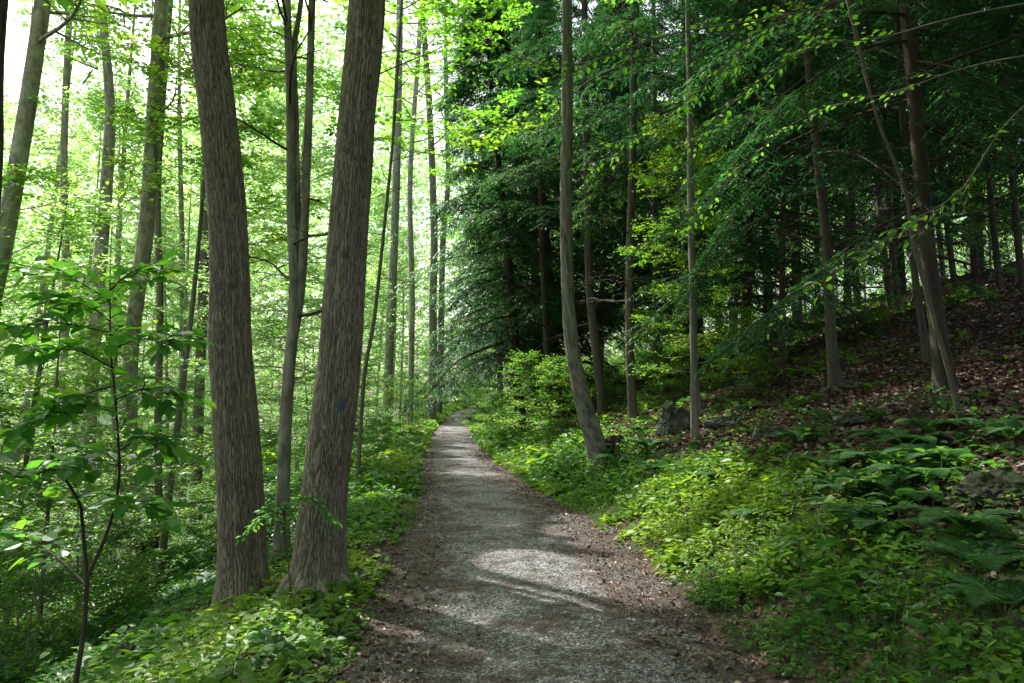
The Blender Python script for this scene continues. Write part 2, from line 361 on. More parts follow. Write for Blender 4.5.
# gravel stones
def stones():
    mb = MB(); n = 75000
    Y = 2.6+rng.random(n)**1.7*22; s = rng.uniform(-1.05, 1.05, n); X = cen(Y)+s*hwid(Y)
    keep = rng.random(n) < .04+.95*sstep(-.2, .5, fbm(X*1.4, Y*1.4, 0, 51, 3)+.35-.55*np.abs(s)); X, Y = X[keep], Y[keep]; n = len(X)
    size = rng.uniform(.35, 1., n)**2*.011+.0035+.012*(rng.random(n) < .02)*rng.random(n)
    tv = np.array([[1, 0, 0], [-.3, .9, 0], [-.8, -.6, 0], [.5, -.8, .0], [0.1, 0, .75], [.5, .6, .1]]); tf = np.array([[0, 5, 4], [5, 1, 4], [1, 2, 4], [2, 3, 4], [3, 0, 4]])
    a = rng.random(n)*6.283; Yd = np.stack([np.cos(a), np.sin(a), rng.normal(0, .2, n)], 1); Zn = np.stack([rng.normal(0, .2, n), rng.normal(0, .2, n), np.ones(n)], 1)
    v, q = inst(tv, tf, np.stack([X, Y, zsurf(X, Y)-.001], 1), Yd, Zn, size, rng.uniform(.6, 1.2, n))
    mb.add(v, q, 0, np.repeat(rng.beta(2, 2.2, n), 6)); 
    tag(mb.build('gravel', [M['stone']]), 'loose grey gravel stones on the path', kind='stuff')
stones()
# leaf litter
def litter():
    mb = MB()
    def put(X, Y, sz, zo=.012):
        n = len(X); Z = zsurf(X, Y)+rng.random(n)*zo+.004
        a = rng.random(n)*6.283; Yd = np.stack([np.cos(a), np.sin(a), rng.normal(0, .25, n)], 1)
        Zn = np.stack([rng.normal(0, .4, n), rng.normal(0, .4, n), np.ones(n)], 1)
        tpl = (LEAF[0]*np.array([1.15, 1, 2.2]), LEAF[1])
        leaves(mb, np.stack([X, Y, Z], 1), Yd, Zn, sz, 0, np.clip(rng.beta(2, 2.6, n)+.25*(rng.random(n) < .06), 0, 1), tpl, rng.uniform(.6, 1.5, n))
    n = 90000; Y = 2.5+rng.random(n)**1.3*28; u = rng.random(n)**.9*17; k = (rng.random(n) < .25+.75*sstep(.6, 2.8, u)); X = cen(Y)+hwid(Y)+u
    put(X[k], Y[k], rng.uniform(.035, .085, k.sum()), .03)
    n = 9000; Y = 2.6+rng.random(n)**1.5*20; s = rng.choice([-1, 1], n)*(1.28-rng.random(n)**1.3*.75); X = cen(Y)+s*hwid(Y)
    put(X, Y, rng.uniform(.018, .055, n))
    n = 17000; Y = 2.6+rng.random(n)**1.5*25; X = cen(Y)+rng.uniform(-1, 1, n)*hwid(Y); put(X, Y, rng.uniform(.008, .03, n), .004)
    n = 30000; Y = 3+rng.random(n)*20; X = cen(Y)-hwid(Y)-rng.random(n)*10; put(X, Y, rng.uniform(.04, .08, n), .03)
    n = 60000; Y = 5+rng.random(n)**1.2*22; u = 1.6+rng.random(n)*13; put(cen(Y)+hwid(Y)+u, Y, rng.uniform(.06, .11, n), .05)
    tag(mb.build('leaf_litter', [M['litter']]), 'brown dead leaves lying on the slope and path edges', kind='stuff')
litter()
def sticks():
    mb = MB(); n = 900; Y = 3+rng.random(n)**1.3*24; sd_ = np.where(rng.random(n) < .7, 1, -1); X = cen(Y)+sd_*(hwid(Y)+.2+rng.random(n)*9)
    a = rng.random(n)*6.283; L = rng.uniform(.12, .7, n)**1.3; K = 5; s = np.linspace(-.5, .5, K)
    px_ = X[:, None]+np.cos(a)[:, None]*L[:, None]*s+.04*L[:, None]*np.sin(s*9+a[:, None]); py2 = Y[:, None]+np.sin(a)[:, None]*L[:, None]*s
    P = np.stack([px_, py2, zsurf(px_, py2)+.012+.03*rng.random((n, 1))], -1); r = (.003+.006*rng.random(n)**2)[:, None]*np.linspace(1.1, .5, K)
    v, q = tubes(P, r*(1+.03*Y[:, None]), 5); mb.add(v, q, 0, np.repeat(rng.random(n), K*5)); tag(mb.build('twig_litter', [M['twig']]), 'small dead twigs lying among the leaves on the banks', kind='stuff')
sticks()

# ------------------------------------------------------------------ low plants
def herbs(mb, X, Y, hgt, nl, lsize, bias, spread=.5):
    """plants at X,Y with nl leaves each"""
    n = len(X); Z = height(X, Y)
    base = np.stack([X, Y, Z], 1)
    hgt = hgt*(.75+.5*rng.random(n)**2+.35*vn(X*2.1, Y*2.1, 0, 63)); sp_n = vn(X*1.3, Y*1.3, 0, 64); lsize = lsize*(1+.5*sp_n)*rng.uniform(.7, 1.25, n); hgt = np.broadcast_to(hgt, (n,)); lsize = np.broadcast_to(lsize, (n,)); bias = np.broadcast_to(bias, (n,))
    i = np.repeat(np.arange(n), nl); m = len(i)
    a = rng.random(m)*6.283; lev = rng.uniform(.35, 1, m)
    out = np.stack([np.cos(a), np.sin(a), np.zeros(m)], 1)
    pos = base[i]+out*(hgt[i]*spread*rng.uniform(.1, 1, m))[:, None]; pos[:, 2] += hgt[i]*lev
    Yd = out+np.stack([np.zeros(m), np.zeros(m), rng.normal(-.05, .3, m)], 1)
    Zn = np.stack([rng.normal(0, .42, m), rng.normal(-.22, .42, m), np.ones(m)], 1)
    pt = rng.normal(0, .09, n)
    t = np.clip(bias[i]+pt[i]+rng.normal(0, .07, m)+.18*(lev-.6), 0, 1)
    kind = rng.random(n); big = (kind < .08+.08*sstep(6.5, 4.5, Y)*(X > 0))[i]; nar = (kind > .8)[i]
    sz = (1.2-.15*((X > 0)*sstep(7, 5, Y))[i])*lsize[i]*rng.uniform(.6, 1.15, m)*np.where(big, 1.9, 1.)*np.where(nar, 1.25, 1.); drop = big & (rng.random(m) < .45)
    t = np.clip(t+np.where(big, -.08, 0)+np.where(nar, .06, 0), 0, 1); wd = rng.uniform(.9, 1.5, m)*np.where(nar, .5, 1.); k_ = ~drop
    leaves(mb, pos[k_], Yd[k_], Zn[k_], sz[k_], 0, t[k_], LEAF, wd[k_])
    # stems
    top = base.copy(); top[:, 2] += hgt*.8; top[:, :2] += rng.normal(0, .15, (n, 2))*hgt[:, None]
    Pn = np.stack([base-[0, 0, .01], (base+top)/2, top], 1)
    v, q = tubes(Pn, np.broadcast_to(np.array([.0028, .0022, .0015]), (n, 3))*(1+Y[:, None]*.05), 3); mb.add(v, q, 1, .5)
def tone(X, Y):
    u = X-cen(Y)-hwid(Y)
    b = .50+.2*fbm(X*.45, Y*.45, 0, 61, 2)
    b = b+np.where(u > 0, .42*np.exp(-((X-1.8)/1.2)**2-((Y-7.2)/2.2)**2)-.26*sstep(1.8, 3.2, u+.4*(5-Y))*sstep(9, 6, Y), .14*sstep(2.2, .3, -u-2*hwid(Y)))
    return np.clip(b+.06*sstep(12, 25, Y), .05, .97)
mb = MB()
# right bank, near
n = 15000; Y = 3.0+rng.random(n)**1.35*18; u = -.08*sstep(6, 10, Y)-.02+rng.random(n)**1.15*3.9; X = cen(Y)+hwid(Y)+u
den = fbm(X*.8, Y*.8, 0, 71, 3); keep = rng.random(n) < np.clip(1.15*sstep(-.75, .15, den+.5*np.exp(-((X-1.9)/1.6)**2-((Y-6.5)/3)**2))-.9*sstep(1.1, 2.2, u)*sstep(6., 8.5, Y)-.75*sstep(.9, 2.2, u)-.45*sstep(6.0, 4.5, Y)*sstep(.5, 1.2, u), .10, 1)*np.clip(.2+.25*sstep(6, 10, Y)+u*2.2, 0, 1)
X, Y, u = X[keep], Y[keep], u[keep]; lush = np.exp(-((X-2.0)/1.3)**2-((Y-6.5)/2.6)**2)
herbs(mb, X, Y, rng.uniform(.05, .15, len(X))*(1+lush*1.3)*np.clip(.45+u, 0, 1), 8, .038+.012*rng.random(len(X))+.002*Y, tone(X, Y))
# left shoulder and slope
n = 15000; Y = 2.6+rng.random(n)**1.35*20; wv = -.16+rng.random(n)**1.35*6.5; X = cen(Y)-hwid(Y)-wv
den = fbm(X*.8, Y*.8, 0, 81, 3); keep = rng.random(n) < np.clip(sstep(-.75, .1, den+.35*sstep(1.6, .5, wv)), .05, 1)*np.clip(.42+wv*2.2, 0, 1)
X, Y, wv = X[keep], Y[keep], wv[keep]
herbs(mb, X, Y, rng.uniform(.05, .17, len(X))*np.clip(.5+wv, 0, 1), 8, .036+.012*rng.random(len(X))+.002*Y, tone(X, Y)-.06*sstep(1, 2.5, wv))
# mid distance both sides
n = 26000; Y = 12+rng.random(n)**1.3*58; X = cen(Y)+rng.choice([-1, 1], n)*(hwid(Y)-.12+rng.random(n)**1.5*16)
u = X-cen(Y)-hwid(Y); keep = rng.random(n) < np.where(u > 1.2, sstep(.15, .85, fbm(X*.5, Y*.5, 0, 91, 3))*.6+.3*sstep(20, 32, Y), .95); X, Y, u = X[keep], Y[keep], u[keep]
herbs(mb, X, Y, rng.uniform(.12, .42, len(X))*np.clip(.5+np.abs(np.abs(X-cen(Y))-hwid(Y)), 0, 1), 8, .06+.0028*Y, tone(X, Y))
# left valley floor
n = 14000; Y = 5+rng.random(n)*45; X = cen(Y)-hwid(Y)-3-rng.random(n)*28
herbs(mb, X, Y, rng.uniform(.1, .4, n), 8, .07+.0028*Y, tone(X, Y)-.08)
n = 800; Y = 7+rng.random(n)*16; X = cen(Y)+hwid(Y)+1.5+rng.random(n)*9; k = fbm(X*.7, Y*.7, 0, 191, 2) > .15; X, Y = X[k], Y[k]
herbs(mb, X, Y, rng.uniform(.06, .2, len(X)), 7, .05+.0025*Y, tone(X, Y))
tag(mb.build('ground_cover', [M['herb'], M['stem']]), 'low green leafy plants carpeting the banks beside the path', kind='stuff')
# grass
mb = MB(); n = 26000; Y = 9+rng.random(n)**1.2*45; side = rng.random(n) < .5
X = cen(Y)+np.where(side, -1, 1)*(hwid(Y)+rng.random(n)**1.4*1.2-.22)
k = rng.random(n) < sstep(-.5, .3, fbm(X*.6, Y*.6, 0, 95, 2)+.3); X, Y = X[k], Y[k]; n = len(X)
a = rng.random(n)*6.283; Yd = np.stack([np.cos(a)*.5, np.sin(a)*.5, np.ones(n)], 1)
BL = (np.array([[-.03, 0, 0], [-.03, .55, .0], [.0, 1, -.22], [.03, .55, .0], [.03, 0, 0]]), np.array([[0, 4, 3, 1]])); BL3 = np.array([[1, 3, 2]])
v, q = inst(BL[0], BL[1], np.stack([X, Y, height(X, Y)], 1), Yd, Yd*[1, 1, 0]+[.01, 0, 1], rng.uniform(.12, .32, n), 1+Y*.05)
q3 = (np.arange(n)[:, None, None]*5+BL3[None]).reshape(-1, 3); vi = mb.n
mb.add(v, q, 0, np.repeat(rng.uniform(.3, 1, n), 5)); mb.f.append(q3); mb.m.append(np.zeros(len(q3), np.int32)); mb.sm.append(np.zeros(len(q3), bool))
tag(mb.build('grass', [M['grass']]), 'fresh green grass along both edges of the path', kind='stuff')

# ------------------------------------------------------------------ trees
def spline(P, n):
    P = np.asarray(P, float); t = np.arange(len(P)); tt = np.linspace(0, len(P)-1, n)
    out = np.zeros((n, P.shape[1]))
    Pp = np.vstack([2*P[0]-P[1], P, 2*P[-1]-P[-2]])
    i = np.minimum(tt.astype(int), len(P)-2); f = (tt-i)[:, None]
    a, b, c, d = Pp[i], Pp[i+1], Pp[i+2], Pp[i+3]
    return .5*((2*b)+(-a+c)*f+(2*a-5*b+4*c-d)*f**2+(-a+3*b-3*c+d)*f**3)
def trunk_mesh(mb, path, rad, S=20, K=60, furrow=0., lump=.04, flare=1.5, roots=5, seed=0, mat=0, nfur=26, flare_h=.5, ks=None):
    """tapered trunk along path with flare and bark relief"""
    P = spline(np.column_stack([path, rad]), K) if ks is None else spline(np.column_stack([path, rad]), K)
    C, r = P[:, :3], P[:, 3]
    T = norm(np.gradient(C, axis=0)); A = norm(np.cross(T, [0, 1., 0])); B = np.cross(T, A)*-1
    seg = np.concatenate([[0], np.cumsum(np.linalg.norm(np.diff(C, axis=0), axis=1))])
    an = np.arange(S)/S*2*math.pi
    TH, LL = np.meshgrid(an, seg); RR = np.repeat(r[:, None], S, 1)
    cx, sy = np.cos(TH), np.sin(TH)
    fl = np.exp(-np.clip(LL-.08, 0, None)/(flare_h*.45))
    rt = .5+.5*np.cos(TH*roots+seed+1.3*vn(cx*1.5, sy*1.5, 0, seed))
    rr = RR*(1+fl*(flare-1)*(.45+.75*rt)+lump*fbm(cx*1.2, sy*1.2, LL*1.2, seed, 2))
    tint = .5+.25*vn(cx*2, sy*2, LL*2, seed+5)
    if furrow > 0:
        wv = 1.5*vn(cx*2.2, sy*2.2, LL*1.6, seed+1)+.95*vn(cx*6, sy*6, LL*6, seed+2)+.5*vn(cx*14, sy*14, LL*18, seed+7)
        h1 = np.abs(np.sin(TH*nfur*.5+wv*2.0)); h2 = np.abs(np.sin(TH*nfur*.5*1.37+2+wv*2.6))
        h = np.minimum(h1, h2*1.25+.25*vn(cx*3, sy*3, LL*7, seed+3))
        h = sstep(.0, .7, h)*(.82+.18*vn(cx*14, sy*14, LL*26, seed+4))
        rr = rr+furrow*(h-.7); tint = np.clip(.12+.72*h+.12*vn(cx*7, sy*7, LL*14, seed+6), 0, 1)
    V = C[:, None]+rr[..., None]*(A[:, None]*cx[..., None]+B[:, None]*sy[..., None])
    i = np.arange(K*S).reshape(K, S); j = np.roll(i, -1, 1)
    mb.add(V, np.stack([i[:-1], j[:-1], j[1:], i[1:]], -1).reshape(-1, 4), mat, tint.ravel(), True)

def branches(p0, d0, L, K, up, wob, rg):
    n = len(p0); s = np.linspace(0, 1, K)
    ph = rg.random((n, 3))*6.28; fr = rg.uniform(2, 5, (n, 3))
    P = p0[:, None]+d0[:, None]*(L[:, None]*s)[..., None]
    P[:, :, 2] += (np.broadcast_to(up, (n,))*L)[:, None]*s**2
    P += wob*L[:, None, None]*np.sin(fr[:, None]*s[None, :, None]*1.6+ph[:, None])*s[None, :, None]
    return P
def sample(P, i, t):
    K = P.shape[1]; f = t*(K-1); k = np.minimum(f.astype(int), K-2); f = (f-k)[:, None]
    return P[i, k]*(1-f)+P[i, k+1]*f, norm(P[i, k+1]-P[i, k])
def crown(mb, trunk, trad, rg, z0, z1, nb, Lfun, elev=(.1, .5), nsub=8, ntw=6, nlf=7, lsize=.1, twl=.35, up=.1, droop=0., flat=.35, tint=.5, tpl=LEAF1,
          wob=.05, leafdir=(.6, .85), suba=(.6, 1.1), subl=.42, br=.35, wm=0, lm=1, s0=.2, sx=1.0, tw_s=(.1, 1), bare_below=None, tvar=.16):
    """limbs and leaves carried by the trunk polyline (K,3)"""
    seg = np.concatenate([[0], np.cumsum(np.linalg.norm(np.diff(trunk, axis=0), axis=1))]); Ht = seg[-1]
    hz = z0+(z1-z0)*((np.arange(nb)+rg.random(nb)*.8)/nb); tt = np.clip(hz/Ht, 0, .999)
    K0 = len(trunk); p0, tg = sample(trunk[None], np.zeros(nb, int), tt)
    r0 = np.interp(tt*(K0-1), np.arange(K0), trad)
    az = np.arange(nb)*2.39996+rg.normal(0, .35, nb); q = (hz-z0)/(z1-z0)
    el = elev[0]+(elev[1]-elev[0])*q+rg.normal(0, .12, nb)
    d0 = np.stack([np.cos(az)*np.cos(el), np.sin(az)*np.cos(el), np.sin(el)], 1)
    L = Lfun(q)*rg.uniform(.75, 1.2, nb)
    P1 = branches(p0, d0, L, 8, up-droop, wob, rg)
    R1 = (np.minimum(r0*br, .012+L*.011))[:, None]*np.linspace(1, .18, 8)[None]
    v, f = tubes(P1, R1, 5); mb.add(v, f, wm, .4)
    # secondaries
    i = np.repeat(np.arange(nb), nsub); n2 = len(i); t = s0+(1-s0)*((np.tile(np.arange(nsub), nb)+rg.random(n2))/nsub); t = np.clip(t, 0, .99)
    p, tg = sample(P1, i, t); side = norm(np.cross(tg, [0, 0, 1.]))*np.where(np.arange(n2) % 2, 1, -1)[:, None]
    a = rg.uniform(*suba, n2)[:, None]; d = norm(tg*np.cos(a)+side*np.sin(a)+np.stack([np.zeros(n2)]*2+[rg.normal(0, .18, n2)], 1))
    L2 = L[i]*subl*(1.15-t*.85)*rg.uniform(.7, 1.25, n2)+.15
    P2 = branches(p, d, L2, 5, up*.6-droop*.8, wob, rg); rr = np.take_along_axis(R1[i], (t*7).astype(int)[:, None], 1)*.6
    v, f = tubes(P2, np.maximum(rr*np.linspace(1, .2, 5)[None], .0022), 4); mb.add(v, f, wm, .35)
    # twigs
    j = np.repeat(np.arange(n2), ntw); n3 = len(j); t = np.clip(tw_s[0]+(tw_s[1]-tw_s[0])*((np.tile(np.arange(ntw), n2)+rg.random(n3))/ntw), 0, .99)
    p, tg = sample(P2, j, t); side = norm(np.cross(tg, [0, 0, 1.]))*np.where(np.arange(n3) % 2, 1, -1)[:, None]
    a = rg.uniform(.4, 1.1, n3)[:, None]; d = norm(tg*np.cos(a)+side*np.sin(a)+np.stack([np.zeros(n3)]*2+[rg.normal(0, .2, n3)], 1))
    L3 = twl*rg.uniform(.6, 1.3, n3)
    P3 = branches(p, d, L3, 3, -droop*.5, wob, rg)
    v, f = tubes(P3, np.broadcast_to(np.array([.0045, .003, .0015]), (n3, 3)), 3); mb.add(v, f, wm, .3)
    # leaves
    k = np.repeat(np.arange(n3), nlf); n4 = len(k); t = np.clip((np.tile(np.arange(nlf), n3)+rg.random(n4)*.6+.4)/nlf, 0, .999)
    p, tg = sample(P3, k, t); side = norm(np.cross(tg, [0, 0, 1.]))*np.where(np.arange(n4) % 2, 1, -1)[:, None]
    Yd = tg*leafdir[0]+side*leafdir[1]+np.stack([rg.normal(0, .15, n4), rg.normal(0, .15, n4), rg.normal(-.12, .22, n4)], 1)
    Zn = np.stack([rg.normal(0, flat, n4), rg.normal(0, flat, n4), np.ones(n4)], 1)
    bt = rg.normal(0, tvar*.8, nb)[i][j][k]
    tn = np.clip(tint+bt+rg.normal(0, tvar*.7, n4), 0, 1)
    keep = ~(rg.random(n4) < .08)
    leaves(mb, p[keep], Yd[keep], Zn[keep], (lsize*rg.uniform(.6, 1.2, n4))[keep], lm, tn[keep], tpl, sx)

def prune(d, loc, rz, s, leafmat=1):
    """drop the leaf faces that stand in a sun gap; None if nothing is dropped"""
    v, fl, ml, t, sl = d; c, sn = math.cos(rz), math.sin(rz)
    out = []; any_ = False
    for f, m in zip(fl, ml):
        if m[0] != leafmat and np.median(np.linalg.norm(v[f[:, 0]]-v[f[:, 1]], axis=1))*s > .022: out.append((f, m)); continue
        ce = (v[f[:, 0]]+v[f[:, 2]])*.5*s; wv = np.stack([ce[:, 0]*c-ce[:, 1]*sn, ce[:, 0]*sn+ce[:, 1]*c, ce[:, 2]], 1)+np.asarray(loc)
        g = in_gap(wv)
        if g.any(): any_ = True
        out.append((f[~g], m[~g]))
    if not any_: return None
    return (v, [o[0] for o in out], [o[1] for o in out], t, [q[:len(o[0])] for q, o in zip(sl, out)])

# --- prototypes of the woods
PROTO = {}
def proto(key, kind, seed, H, r, tree):
    rg = np.random.default_rng(seed); K = 24; z = np.linspace(0, 1, K)
    lean = rg.normal(0, .035, 2); ph = rg.random(2)*6
    path = np.stack([lean[0]*H*z+.012*H*np.sin(z*5+ph[0])*z, lean[1]*H*z+.012*H*np.sin(z*4+ph[1])*z, H*z-.15], 1)
    rad = r*(1-z)**.75*.93+r*.06
    a = MB(); trunk_mesh(a, path, rad, 12, 40, 0, .06, 1.5, 4, seed)
    b = MB(); tree(b, path, rad, rg, H)
    PROTO[key] = dict(trunk=a.data(), crown=b.data(), kind=kind, tm=None, cm=None)
def canopy_tree(lo=.42, n=26, size=.15, tint=.55, L=3.6, far=False):
    def f(b, path, rad, rg, H):
        crown(b, path, rad, rg, H*lo, H*.97, n, lambda q: L*(1-q)**.6*(.55+.45*np.sin(q*2.6+.5))+.6, (.25, .95), 7, 6, 7, size, .5, .12, 0, .5, tint, tvar=.16)
    return f
def under_tree(lo=.1, n=24, size=.085, tint=.5, L=2.4):
    def f(b, path, rad, rg, H):
        crown(b, path, rad, rg, H*lo, H*.98, n, lambda q: L*(1-q*.65)*(.6+.4*q)+.2, (.15, .6), 9, 7, 7, size*1.12, .38, .02, .06, .3, tint, tvar=.15)
    return f
for k in range(4): proto('canopy%d' % k, 'canopy', 100+k, 19+k*1.2, .12, canopy_tree(.28+.07*(k % 2), 36, .155, .5+.06*(k % 3)))
for k in range(5): proto('under%d' % k, 'under', 200+k, 6.0+k*1.35, .045+.008*k, under_tree(.16+.08*(k % 2), 24+3*k, .085, .5+.05*(k % 3), 2.1+.15*k))
for k in range(2): proto('shrub%d' % k, 'shrub', 300+k, 2.6+k*.6, .02, under_tree(.12, 14, .075, .5, 1.1))
def hemlock(b, path, rad, rg, H, lo=.15, n=80, L=3.1, tint=.45):
    crown(b, path, rad, rg, H*lo, H*.985, n, lambda q: L*(1-q)**.8+.25, (-.05, .35), 12, 8, 12, .13, .34, .0, .34, .2, tint, TWIG, .03, (.55, .8), (.7, 1.05), .40, .3, s0=.12, tvar=.2, sx=1.25)
for k in range(3): proto('hemlock%d' % k, 'hemlock', 400+k, 14+k*2, .16, lambda b, p, r, g, H: hemlock(b, p, r, g, H))
for k in range(2): proto('hemlock%d' % (k+3), 'hemlock', 410+k, 15+k*2, .13, lambda b, p, r, g, H: hemlock(b, p, r, g, H, .36, 56, 2.8))
MATS = dict(canopy=('bark_pale', 'leaf'), under=('bark_grey', 'leaf'), shrub=('bark_grey', 'leaf'), hemlock=('bark_dark', 'needle'), far=('bark_pale', 'leaf_haze'))
def place(key, x, y, name, label, cat, group, s=1.0, rz=None, mats=None):
    p = PROTO[key]; rz = rng.random()*6.283 if rz is None else rz
    z = float(height(x, y)); mk = mats or p['kind']; bark, lf = (M[q] for q in MATS[mk])
    if ('c', mk) not in p:
        p['t', mk] = mesh_from(p['trunk'], 'trunk', [bark]); p['c', mk] = mesh_from(p['crown'], 'crown', [bark if mk != 'canopy' else bark, lf])
    root = empty(name, (x, y, z), label, cat, group); root.rotation_euler = (0, 0, rz); root.scale = (s, s, s)
    d = prune(p['crown'], (x, y, z), rz, s)
    cm = p['c', mk] if d is None else mesh_from(d, 'crown', [bark, lf])
    for nm, me in (('trunk', p['t', mk]), ('crown', cm)):
        o = bpy.data.objects.new(nm, me); COL.objects.link(o); o.parent = root
    return root

def arclen(Q, n):
    s_ = np.concatenate([[0], np.cumsum(np.linalg.norm(np.diff(Q[:, :3], axis=0), axis=1))]); t = np.linspace(0, s_[-1], n)
    return np.stack([np.interp(t, s_, Q[:, k]) for k in range(Q.shape[1])], 1)
def pxpath(pts, Y, H=None, ztop=None):
    """pts: (px, py, width px) from the foot up at depth Y; returns 3-D path and radii from below ground, run on above the frame to height H"""
    P = [at(p[0], p[1], Y) for p in pts]; r = [p[2]/2*Y/F for p in pts]
    P = [np.array(q) for q in P]
    P[0][2] = float(height(P[0][0], Y))-.12
    if H:
        d = P[-1]-P[-2]; d = d/d[2]; d[:2] *= .6
        zt = P[-1][2]; n = 5
        for k in range(1, n+1):
            s = k/n; P.append(P[-1-(k-1)*0]*1 if False else np.array([P[len(pts)-1][0]+d[0]*(H-zt)*s, P[len(pts)-1][1]+d[1]*(H-zt)*s, zt+(H-zt)*s])); r.append(r[len(pts)-1]*(1-s)**.8+.012)
    return np.array(P), np.array(r)
def hero(name, label, cat, pts, Y, H, bark, S=28, K=120, furrow=0, flare=1.5, roots=5, crown_fn=None, group=None, seed=1, leaf='leaf', lump=.04, nfur=26, stems=None, flare_h=.5, bare=None):
    P, r = pxpath(pts, Y, H); base = (P[0][0], P[0][1], P[0][2]+.12)
    root = empty(name, base, label, cat, group)
    mb = MB(); trunk_mesh(mb, P, r, S, K, furrow, lump, flare, roots, seed, 0, nfur, flare_h); 
    mb.build('trunk', [M[bark]], root)
    Ps = arclen(spline(np.column_stack([P, r]), 200), 60)
    rg = np.random.default_rng(seed+1000); mb = MB()
    if bare:   # dead leafless limbs on the lower trunk
        for (t0, t1, nb, L) in bare:
            crown(mb, Ps[:, :3], Ps[:, 3], rg, t0, t1, nb, lambda q: L*(1-q*.3), (-.1, .25), 5, 3, 1, .0001, .3, .1, .12, tint=.3, wob=.08, br=.3)
    if crown_fn: crown_fn(mb, Ps[:, :3], Ps[:, 3], rg, H)
    if mb.n:
        d = mb.data(); o = np.array(root.location)
        d2 = prune(d, (0, 0, 0), 0, 1) or d
        build(d2, 'crown', [M[bark], M[leaf]], root)
    return root, P, r
def ccanopy(z0, n=22, L=4.2, size=.15, tint=.55):
    return lambda b, P, r, rg, H: crown(b, P, r, rg, z0, H*.98+1, n, lambda q: L*(1-q)**.5*(.6+.4*np.sin(q*2.6+.6))+.5, (.2, .9), 8, 6, 7, size, .5, .12, 0, .5, tint)
def chem(z0, n=46, L=3.0, tint=.4):
    return lambda b, P, r, rg, H: crown(b, P, r, rg, z0, H*.98, n, lambda q: L*(1-q)**.7+.3, (-.1, .35), 12, 8, 12, .10, .30, 0., .34, .2, tint, TWIG, .03, (.55, .8), (.7, 1.05), .40, .3, s0=.12, sx=1.25, tvar=.2)

# --- named trees of the left side
r1_, P1_, rad1_ = hero('large_tree', 'thick furrowed trunk leaning left, lower down the bank, left of its twin', 'tree',
     [(243, 612, 52), (242, 560, 45), (238, 450, 43.5), (231, 340, 40.5), (228, 230, 38), (216, 100, 36.5), (206, 0, 36)], 6.6, 19, 'bark_hero', 200, 700, .018, 1.26, 5, ccanopy(9.5), seed=3, nfur=50, flare_h=.6, lump=.07)
r_, P_, rad_ = hero('large_tree', 'thick furrowed trunk leaning right with faded blue trail mark, at the path edge', 'tree',
     [(317, 580, 51), (322, 520, 47), (329, 450, 44), (341, 340, 41), (348, 230, 38.5), (358, 110, 37), (367, 0, 36)], 6.15, 20, 'bark_hero', 200, 700, .018, 1.28, 6, ccanopy(9.5), seed=8, nfur=50, flare_h=.5, lump=.07)
def hero_roots(lb, P, r, angles, seed):
    o_ = [o for o in COL.objects if o.get('label', '').startswith(lb)][0]; rg = np.random.default_rng(seed)
    for a in angles:
        L = rg.uniform(.28, .5); q = []
        for s_ in np.linspace(0, 1, 7):
            x = P[0][0]+math.cos(a)*(r[0]*.55+s_*L)+.04*math.sin(s_*6+a*3)*s_; y = P[0][1]+math.sin(a)*(r[0]*.55+s_*L); q.append((x, y, float(height(x, y))+.17*(1-s_)**2.2-.035*s_))
        q = spline(np.array(q), 40); mb = MB(); trunk_mesh(mb, q, np.linspace(.085, .022, 40)*rg.uniform(.8, 1.15), 26, 60, .006, .25, 1.0, 3, seed, 0, 14); mb.build('root', [M['bark_hero']], o_)
hero_roots('thick furrowed trunk leaning right', P_, rad_, (-2.7, -1.9, -1.1, -.35, .5), 5)
hero_roots('thick furrowed trunk leaning left', P1_, rad1_, (-2.5, -1.7, -.9, -.1, .6), 6)
# blaze paint: curved patch a few mm proud of the bark
def blaze(root, P, rad, px, py):
    Ps = spline(np.column_stack([P, rad]), 200); k = np.argmin(np.abs(Ps[:, 2]-at(px, py, 6.15)[2]))
    zz = np.linspace(-.055, .055, 34); aa = np.linspace(-.12, .12, 20); A, Z = np.meshgrid(aa, zz); c = Ps[k]
    cth = math.atan2(-c[1], -c[0])+.30
    slope = (Ps[k+5]-Ps[k-5])[:3]; slope = slope/slope[2]
    rr = c[3]*1.0+.010+.009*sstep(-.3, .3, np.sin(A*46+2*vn(A*8, Z*20, 0, 2)))
    X = c[0]+slope[0]*Z+rr*np.cos(cth+A); Y = c[1]+slope[1]*Z+rr*np.sin(cth+A)
    V = np.stack([X, Y, c[2]+Z], -1); i = np.arange(V[..., 0].size).reshape(V.shape[:2]); mb = MB()
    Q = np.stack([i[:-1, :-1], i[:-1, 1:], i[1:, 1:], i[1:, :-1]], -1).reshape(-1, 4)
    cen_ = V.reshape(-1, 3)[Q].mean(1); kk = vn(cen_[:, 0]*60, cen_[:, 1]*60, cen_[:, 2]*22, 4) > -.45
    mb.add(V, Q[kk], 0, .4, True); o = mb.build('trail_mark', [M['paint']], root); o['label'] = 'faded blue paint patch on the bark'
blaze(r_, P_, rad_, 343, 406)

